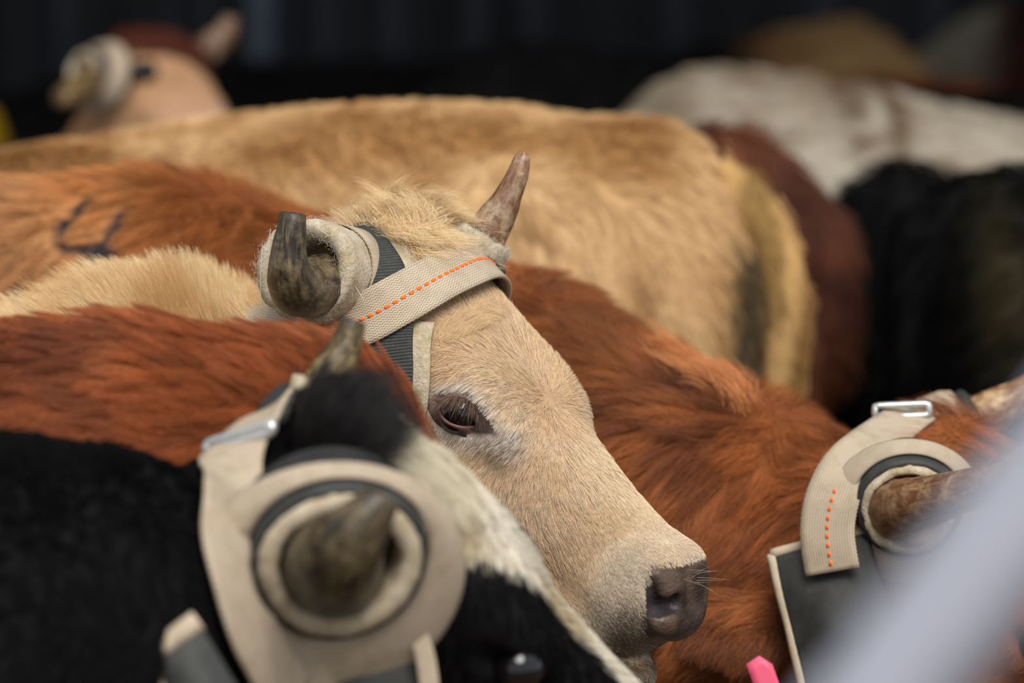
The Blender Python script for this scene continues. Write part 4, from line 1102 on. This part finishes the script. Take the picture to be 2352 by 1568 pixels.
for k in range(9):
    i = 41 + 2 * k; p = _st[i, 4]
    blob('stitch', p - c_f * .0005, np.array([.0016, .0024, .0012]), np.stack([c_r, c_u, -c_f]), M_ORANGE, wrapD, seg=8)
buckle('buckle', sD[0] - c_r * .035 - c_f * .012 + c_u * .002, sD[0] + c_r * .012 - c_f * .012 + c_u * .004, c_u, wrapD, .010, .003)
fl = panel('ear_flap', (W(1772, 1272, 4.865), W(1990, 1215, 4.845), W(2120, 1640, 4.82), W(1862, 1640, 4.845)), M_RUBBER, wrapD, M_WEB, label='black leather flap with a pale bound edge', edges=(0, 3), er=.0048, bulge=.016)
V, F = slab(*[np.stack([np.stack([W(1730 + 60 * i / 4 + (8 * (j - 2)), 1505 + 45 * j / 2 + 10 * abs(i - 2), 4.86 + dz) for i in range(5)]) for j in range(5)]) for dz in (0, .003)])
mesh('ear_tag', V, F, mat_simple('pink_plastic', srgb(238, 96, 128), .45, .4), D_.root, label='bright pink ear tag')
add_eyes(D_)
print('D', time.time() - T0)

# ------------------------------------------------------------------ tan steer across the middle
def back_steer(name, label, line, d, rump_px, heading, colf, h=.02, length=1.15, facing=-1, wide=1.0, coat_n=0, neck_drop=.1, **kw):
    """a steer whose back follows the line (px, py) seen in the photograph at distance d. facing -1: its head is to the left"""
    r = W(rump_px, 600, d); hd = np.array([math.cos(heading), math.sin(heading), 0])
    base = r + hd * 1.19 * length / 1.15
    st = Steer(name, label, base[:2], heading, 1.1, length, wide=wide, **kw)
    u = np.array([-1.19, -1.12, -.98, -.72, -.45, -.2, 0.0, .14, .2]) * length / 1.15
    ln = spline([p[0] for p in line], [p[1] for p in line]); z = []
    for x in u:
        c = st.cowp(x, 0, 1.1); px, py, pz = project(c); p = np.clip(px, line[0][0], line[-1][0])
        z.append(W(p, ln(p), pz)[2] - .012)
    z = np.array(z); z[0] -= .0; z[-2] -= .07; z[-1] -= .16
    st.top = spline(u, z); k = z[3] / 1.08; st.k = k
    st.bot = spline(u, np.array([.78, .66, .56, .48, .45, .46, .50, .60, .70]) * k)
    top0 = z[6]
    st.neck = [np.array([*st.cowp(-.05, 0, top0 - .19), .18]), np.array([*st.cowp(.25, .0, top0 - .17 - neck_drop * .3), .145]), np.array([*st.cowp(.48, .02, top0 - .14 - neck_drop), .115])]
    st.hd_end = st.neck[-1]
    return st
def simple_head(st, pitch=.6, sc=.95, turn=0.0):
    """a head at the end of the neck, nose down by pitch"""
    f_ = nrm(st.dir * math.cos(turn) + st.lat * math.sin(turn)); x = nrm(f_ * math.cos(pitch) + np.array([0, 0, -math.sin(pitch)])); y = nrm(np.cross([0, 0, 1.0], f_)); z = np.cross(x, y)
    st.R = np.stack([x, y, z], 1); st.sc = sc; st.t = st.neck[-1][:3] + z * .085 - x * .03; st.head = True
def simple_horns(st, mat, r=.018, L=.14):
    for s_ in (-1, 1):
        P = st.from_head(np.array([[.0, s_ * .06, .005], [-.003, s_ * .11, .015], [-.0, s_ * .15, .045], [.01, s_ * .165, .085]]))
        horn_mesh('horn', np.concatenate([P, np.array([[r * 1.1], [r], [r * .75], [r * .5]])], 1), mat, st.root, seg=14, n=16)
def two_tone(c1, c2, sc, seed, a=.35, b=.75):
    return lambda P: mixc(np.tile(c1, (len(P), 1)), c2, sstep(a, b, .6 * vnoise(P, sc, seed) + .4 * vnoise(P, sc * 3.3, seed + 1)))

E_ = back_steer('tan_steer', 'large tan steer standing side on with its rump and tail in view', [(-700, 420), (-300, 400), (0, 360), (100, 322), (250, 295), (400, 260), (550, 245), (700, 235), (900, 235), (1100, 240), (1300, 250), (1430, 270), (1560, 310), (1660, 368), (1720, 440), (1765, 530), (1790, 620)], 5.80, 1782, math.radians(180 - 6), None)
simple_head(E_)
def colE(P):
    n = vnoise(P, 7, 91); n2 = vnoise(P * np.array([1, 1, .45]), 20, 92); u = (P - E_.base) @ E_.dir
    c = mixc(np.tile(srgb(226, 188, 138), (len(P), 1)), srgb(192, 144, 90), sstep(.38, .7, n * .6 + n2 * .4))
    c = mixc(c, srgb(160, 114, 66), sstep(.62, .8, n2) * .6)
    lower = sstep(1.0, .84, P[:, 2]) * sstep(-.8, -1.05, u)
    c = mixc(c, srgb(150, 116, 64), lower * sstep(.3, .6, n2) * .75)
    dung = sstep(.030, .010, np.abs(P[:, 0] - W(1712, 700, 5.7)[0] + .02 * (n2 - .5))) * sstep(1.02, .99, P[:, 2]) * (u < -.9)  # dung stain plus the shaded crease beside the tail, painted into the coat
    return mixc(c, srgb(58, 48, 30), dung * .9)
E_.build(.016, lambda P: colE(P) * .85)
coat(E_, 85000, colE, (.022, .034), .004, rad=.00032, cl=(18, .6), flow=.7, fs=11, lift=.33, dirf=lambda P, N: np.tile(-E_.dir * .35 + np.array([0, 0, -.9]), (len(P), 1)))
simple_horns(E_, M_HORN_BROWN)
tl = wpts([(1640, 395, 5.79, .020), (1705, 455, 5.785, .026), (1758, 535, 5.78, .026), (1788, 615, 5.775, .024), (1794, 680, 5.77, .022), (1786, 770, 5.77, .021), (1770, 890, 5.77, .020), (1758, 1010, 5.77, .019), (1750, 1250, 5.77, .018), (1745, 1500, 5.77, .026), (1742, 1800, 5.77, .012)])
tc_ = curve_pts(tl, 40); V, F = tube(tc_[:, :3], tc_[:, 3], 18)
def colT(P): return mixc(mixc(np.tile(srgb(206, 164, 106), (len(P), 1)), srgb(150, 116, 66), sstep(.4, .7, vnoise(P, 22, 95))), srgb(90, 70, 40), sstep(1.0, .8, P[:, 2]) * .5)
tail = mesh('tail', V, F, HIDE, E_.root, cols=colT(V), label='tan tail stained with dung')
i = rng.integers(0, len(V), 5000); Nt = nrm(V[i] - tc_[i // 18, :3]); S = strands(V[i] + rng.normal(0, .007, (5000, 3)) * np.array([.1, .1, 1]), Nt, np.tile(np.array([0, 0, -1.0]), (5000, 1)), rng.uniform(.012, .022, 5000), .25, .4, 5, .2)
hair('tail_hair', clump(S, 20, .6), taper(5, .0003), colT(V[i]) * rng.uniform(.8, 1.2, (5000, 1)), FUR, tail)
add_eyes(E_)
print('E', time.time() - T0)

# ------------------------------------------------------------------ steers farther back
def plain(st, cf, h=.024, n=12000, L=(.02, .03), rad=.0006, mat=None):
    st.build(h, lambda P: cf(P) * .9)
    if n: coat(st, n, cf, L, .004, rad=rad, mat=mat)
    add_eyes(st)
N_ = back_steer('brown_steer', 'dark reddish brown steer behind the rump of the tan steer', [(600, 330), (1300, 300), (1500, 290), (1720, 296), (1820, 315), (1880, 365), (1915, 450)], 6.38, 1916, math.radians(180 - 4), None)
simple_head(N_); plain(N_, two_tone(srgb(112, 62, 38), srgb(70, 36, 26), 9, 101))
G_ = back_steer('white_steer', 'dirty white steer standing behind the two black steers', [(1400, 300), (1450, 205), (1520, 175), (1600, 160), (1700, 145), (1780, 150), (1850, 175), (2000, 175), (2150, 212), (2352, 275), (2700, 330), (3400, 330)], 7.2, 1418, math.radians(4), None)
def colG(P):
    px = (P - G_.base) @ G_.dir; n = vnoise(P, 9, 104)
    c = mixc(np.tile(srgb(206, 194, 176), (len(P), 1)), srgb(158, 140, 116), sstep(.3, .8, .5 * n + .5 * vnoise(P, 24, 106)))
    for u0 in (-.90, -.84): c = mixc(c, srgb(112, 88, 58), sstep(.022, .006, np.abs(px - u0 + .06 * (P[:, 2] - 1.0))) * sstep(.35, .6, vnoise(P, 26, 105)) * sstep(1.09, 1.05, P[:, 2]))
    return c
simple_head(G_); plain(G_, colG, mat=FUR_MATT)
H_ = back_steer('black_steer', 'black steer just right of the brown rump, with a pinkish smear', [(1800, 520), (1880, 470), (1915, 400), (1965, 378), (2060, 376), (2125, 398), (2300, 410), (4300, 410)], 6.68, 1872, math.radians(2), None)
def colH(P): return mixc(np.tile(srgb(7, 6, 7), (len(P), 1)), srgb(78, 62, 62), sstep(.05, .02, np.linalg.norm((P - W(1915, 760, 6.4)) * np.array([1, .1, .35]), axis=1)) * .8)
simple_head(H_); plain(H_, colH, mat=FUR_MATT)
I_ = back_steer('black_steer', 'black steer at the edge of view with a yellowish stained haunch', [(2060, 520), (2112, 440), (2150, 398), (2230, 380), (2352, 385), (2600, 400), (4300, 400)], 6.2, 2105, math.radians(0), None)
def colI(P): return mixc(np.tile(srgb(6, 6, 6), (len(P), 1)), srgb(70, 62, 36), sstep(.045, .0, np.linalg.norm((P - W(2300, 640, 6.1)) * np.array([1, .05, .32]), axis=1)) * .6)
simple_head(I_); plain(I_, colI, mat=FUR_MATT)
K_ = back_steer('red_steer', 'rust red steer whose back shows above the white steer', [(1500, 200), (1800, 180), (1950, 168), (2080, 168), (2200, 180), (2352, 225), (3200, 300)], 8.25, 1880, math.radians(3), None)
simple_head(K_); plain(K_, two_tone(srgb(140, 74, 36), srgb(88, 40, 22), 8, 111))
J_ = back_steer('sandy_steer', 'far steer with a sandy rump and dark forequarters before the dark wall', [(250, 130), (1000, 125), (1600, 112), (1740, 78), (1850, 50), (1960, 42), (2040, 62), (2085, 110)], 8.72, 2085, math.radians(180), None)
simple_head(J_); plain(J_, lambda P: mixc(two_tone(srgb(196, 154, 104), srgb(150, 104, 60), 8, 114)(P), srgb(14, 12, 12), sstep(-.97, -.90, (P - J_.base) @ J_.dir + .06 * (vnoise(P, 9, 8) - .5))))
L_ = back_steer('roan_steer', 'pale steer with a dark red shoulder in the far corner', [(2100, 110), (2180, 70), (2250, 25), (2320, 5), (2400, -10), (3200, 0)], 9.05, 2140, math.radians(2), None)
simple_head(L_); plain(L_, lambda P: mixc(np.tile(srgb(170, 158, 138), (len(P), 1)), srgb(66, 22, 22), sstep(-1.04, -1.0, ((P - L_.base) @ L_.dir) + .6 * (1.06 - P[:, 2]) + .05 * (vnoise(P, 9, 7) - .5))))
M_ = back_steer('black_steer', 'black steer far back, hardly visible against the dark wall', [(500, 260), (950, 200), (1040, 130), (1120, 98), (1250, 90), (1380, 110), (1460, 150), (2000, 200)], 7.78, 1000, math.radians(2), None)
simple_head(M_); plain(M_, two_tone(srgb(10, 9, 9), srgb(16, 14, 14), 8, 117), mat=FUR_MATT)
print('back', time.time() - T0)

# pinkish tan steer looking over the tan one
RF = np.array([[.55, .80, .25], [.60, -.18, -.78], [-.58, .57, -.58]])
x_ = nrm(RF[:, 0]); y_ = nrm(RF[:, 1] - x_ * (x_ @ RF[:, 1])); RF = np.stack([x_, y_, np.cross(x_, y_)], 1)
tF = np.array([(330 - 1176) / FPX * 7.05, (125 - 784) / FPX * 7.05, 7.05])
F_ = Steer('pale_faced_steer', 'blurred pinkish tan steer far back lifting its wrapped head over the tan back', W(100, 300, 7.4)[:2], math.radians(0), .88, 1.1,
           neck=[npt(100, 360, 7.4, .15), npt(200, 335, 7.3, .12), npt(270, 285, 7.2, .095)], head=(RF, tF, .72))
F_.neck.append(np.array([*F_.from_head(np.array([.06, 0, -.09]))[0], .075]))
def colF(P):
    q = F_.to_head(P); c = mixc(np.tile(srgb(196, 150, 112), (len(P), 1)), srgb(206, 172, 152), sstep(.12, .26, q[:, 0]))
    return mixc(c, srgb(96, 46, 28), sstep(.02, -.02, q[:, 0]) * (np.abs(q[:, 1]) < .12) * (q[:, 2] > -.06))
F_.build(.02, colF, hf=.012); coat(F_, 5000, colF, (.012, .02), .0, rad=.0005)
forelock(F_, (270, 460, 70, 130), (360, 130), 1, (srgb(108, 48, 28), srgb(70, 30, 20)), 1500, (.03, .06), 'forelock', .0006, up=.5, label='dark red forelock')
px_eye(F_, 335, 168, .016, 'dark eye', .017)
hF = wpts([(470, 120, 7.1, .02), (500, 95, 7.1, .018), (522, 70, 7.1, .014), (530, 40, 7.1, .009)]); horn_mesh('horn', hF, M_HORN_BROWN, F_.root, seg=14, n=14)
hF = wpts([(225, 180, 6.98, .019), (190, 195, 6.93, .018), (160, 215, 6.9, .015), (140, 225, 6.88, .012)]); horn_mesh('horn', hF, M_HORN_DARK, F_.root, seg=14, n=14, tint=lambda u: np.ones((len(u), 3)) * np.array([2.2, 1.9, 1.5]))
wrapF = root('horn_wrap', F_.base, 'blurred grey tan horn wrap on the far pale faced steer', 'horn wrap', 'horn wraps worn by the steers')
collar(F_, wrapF, W(200, 165, 6.97), nrm(-c_f * .7 - c_r * .68 + c_u * .2), .018, .024, .046, .020)
strap('black_strap', F_, px_on(F_, [(245, 110, 7.0), (256, 150, 7.0), (262, 190, 7.0), (258, 240, 7.0)], 7.0), .020, M_RUBBER, wrapF, n=20, off=.008)
print('F', time.time() - T0)

# ------------------------------------------------------------------ the place
def box(name, lo, hi, mat, parent=None, **kw):
    lo = np.asarray(lo, float); hi = np.asarray(hi, float)
    V = [[(lo, hi)[i][0], (lo, hi)[j][1], (lo, hi)[k][2]] for i in (0, 1) for j in (0, 1) for k in (0, 1)]
    F = [(0, 1, 3, 2), (4, 6, 7, 5), (0, 4, 5, 1), (2, 3, 7, 6), (0, 2, 6, 4), (1, 5, 7, 3)]
    return mesh(name, V, F, mat, parent, smooth=False, **kw)
def pipe(name, a, b, r, mat, parent=None, seg=16, **kw):
    a = np.asarray(a, float); b = np.asarray(b, float)
    V, F = tube(np.stack([a, a + (b - a) * .5, b]), np.full(3, r), seg); return mesh(name, V, F, mat, parent, **kw)
M_DIRT = mat_simple('trodden_dirt', srgb(92, 76, 60), .95, .1, 0, 9, .35, .02)
M_SHED = mat_simple('dark_sheeting', srgb(56, 56, 60), .7, .3, 0, 3, .25)
M_RAIL = mat_simple('dull_steel', srgb(120, 126, 142), .5, .4, .3, 12, .2)
M_RAILD = mat_simple('dark_steel', srgb(70, 73, 82), .55, .4, .2, 12, .2)
box('floor', (-9, -3, -.12), (9, 13, 0), M_DIRT, kind='structure', label='trodden dirt floor of the pen')
wb = bpy.data.objects.new('wall_back', None); 
# corrugated sheeting of the back wall, sheet by sheet
YW = 11.0
wall = box('wall_back', (-9, YW + .08, 0), (9, YW + .16, 3.1), M_SHED, kind='structure', label='dark sheet metal wall behind the cattle')
bpy.data.objects.remove(wb)
xs = np.linspace(0, 1.0, 41); prof = .018 * np.cos(xs * 2 * np.pi * 8)
V = np.array([[x, p, z] for z in (0, 3.1) for x, p in zip(xs, prof)] + [[x, p + .004, z] for z in (0, 3.1) for x, p in zip(xs, prof)]); F = []
for j in range(40): F += [(j, j + 1, 41 + j + 1, 41 + j), (82 + 41 + j, 82 + 41 + j + 1, 82 + j + 1, 82 + j)]
sh = None
for k in range(18):
    if sh is None: o = mesh('wall_sheet', V + np.array([-9, YW, 0]), F, M_SHED, wall); sh = o
    else: o = bpy.data.objects.new('wall_sheet', sh.data); col.objects.link(o); o.parent = wall; o.location = (k * 1.0, 0, 0)
roof = box('ceiling', (-9, 5.75, 3.1), (9, YW + .1, 3.2), M_SHED, kind='structure', label='dark shed roof over the back of the pen')
# fence of the pen at the back: posts and rails
fence = root('pen_fence', (0, 9.75, 0), 'dark steel pipe fence in front of the back wall', 'fence')
for px, r, m in ((600, .026, M_RAIL), (475, .016, M_RAILD), (395, .012, M_RAILD), (750, .018, M_RAILD), (905, .020, M_RAILD), (1095, .018, M_RAILD), (1225, .016, M_RAILD), (1560, .018, M_RAILD), (1900, .02, M_RAILD), (2150, .018, M_RAILD), (150, .018, M_RAILD)):
    x = W(px, 100, 9.75)[0]; pipe('post', (x, 9.75, 0), (x, 9.75, 2.6), r, m, fence)
for z in (.35, .7, 1.02, 1.24, 1.5, 1.9): pipe('rail', (-3.2, 9.71, z), (3.2, 9.71, z), .018, M_RAILD, fence)
# yellow barrel at the left edge
M_YEL = mat_simple('yellow_plastic', srgb(200, 152, 14), .45, .4, 0, 8, .15)
bx = W(-112, 330, 7.95); prof = [(.001, 0), (.27, 0), (.29, .03), (.29, .28), (.30, .30), (.29, .32), (.29, .58), (.30, .60), (.29, .62), (.29, .86), (.275, .90), (.26, .905), (.25, .89), (.001, .89)]
zt = bx[2] + .05; sc = zt / .905; pr = [(r, h * sc) for r, h in prof]
V, F, uv = lathe((bx[0] - .21, bx[1], 0), (0, 0, 1), pr, 40)
brl = root('barrel', (bx[0] - .21, bx[1], 0), 'yellow plastic barrel peeping in at the edge behind the tan steer', 'barrel'); mesh('shell', V, F, M_YEL, brl)
V, F, uv = lathe((bx[0] - .21, bx[1], 0), (0, 0, 1), [(.001, zt - .01), (.24, zt - .01), (.24, zt + .012), (.001, zt + .012)], 32); mesh('lid', V, F, M_RAILD, brl)
# pale gate close to the camera
M_GATE = mat_simple('pale_grey_paint', srgb(146, 147, 158), .5, .4, 0, 14, .12)
g0 = W(2222, 1357, 2.2); gd = nrm(W(2222 + 482, 1357 - 638, 2.2) - W(2222, 1357, 2.2))
lo_t = (g0[2] - .03) / -gd[2]; hi_t = 1.05
gate = root('pen_gate', (g0 + gd * lo_t)[:3] * np.array([1, 1, 0]), 'pale grey steel gate brace crossing the near corner out of focus', 'gate')
pipe('brace', g0 + gd * lo_t, g0 + gd * hi_t, .0255, M_GATE, gate, 24)
e = g0 + gd * hi_t; pipe('post', (e[0], e[1], 0), (e[0], e[1], e[2] + .1), .03, M_GATE, gate, 24)
pipe('top_rail', e, e + np.array([1.2, 0, 0]), .03, M_GATE, gate, 24)
print('total', time.time() - T0)
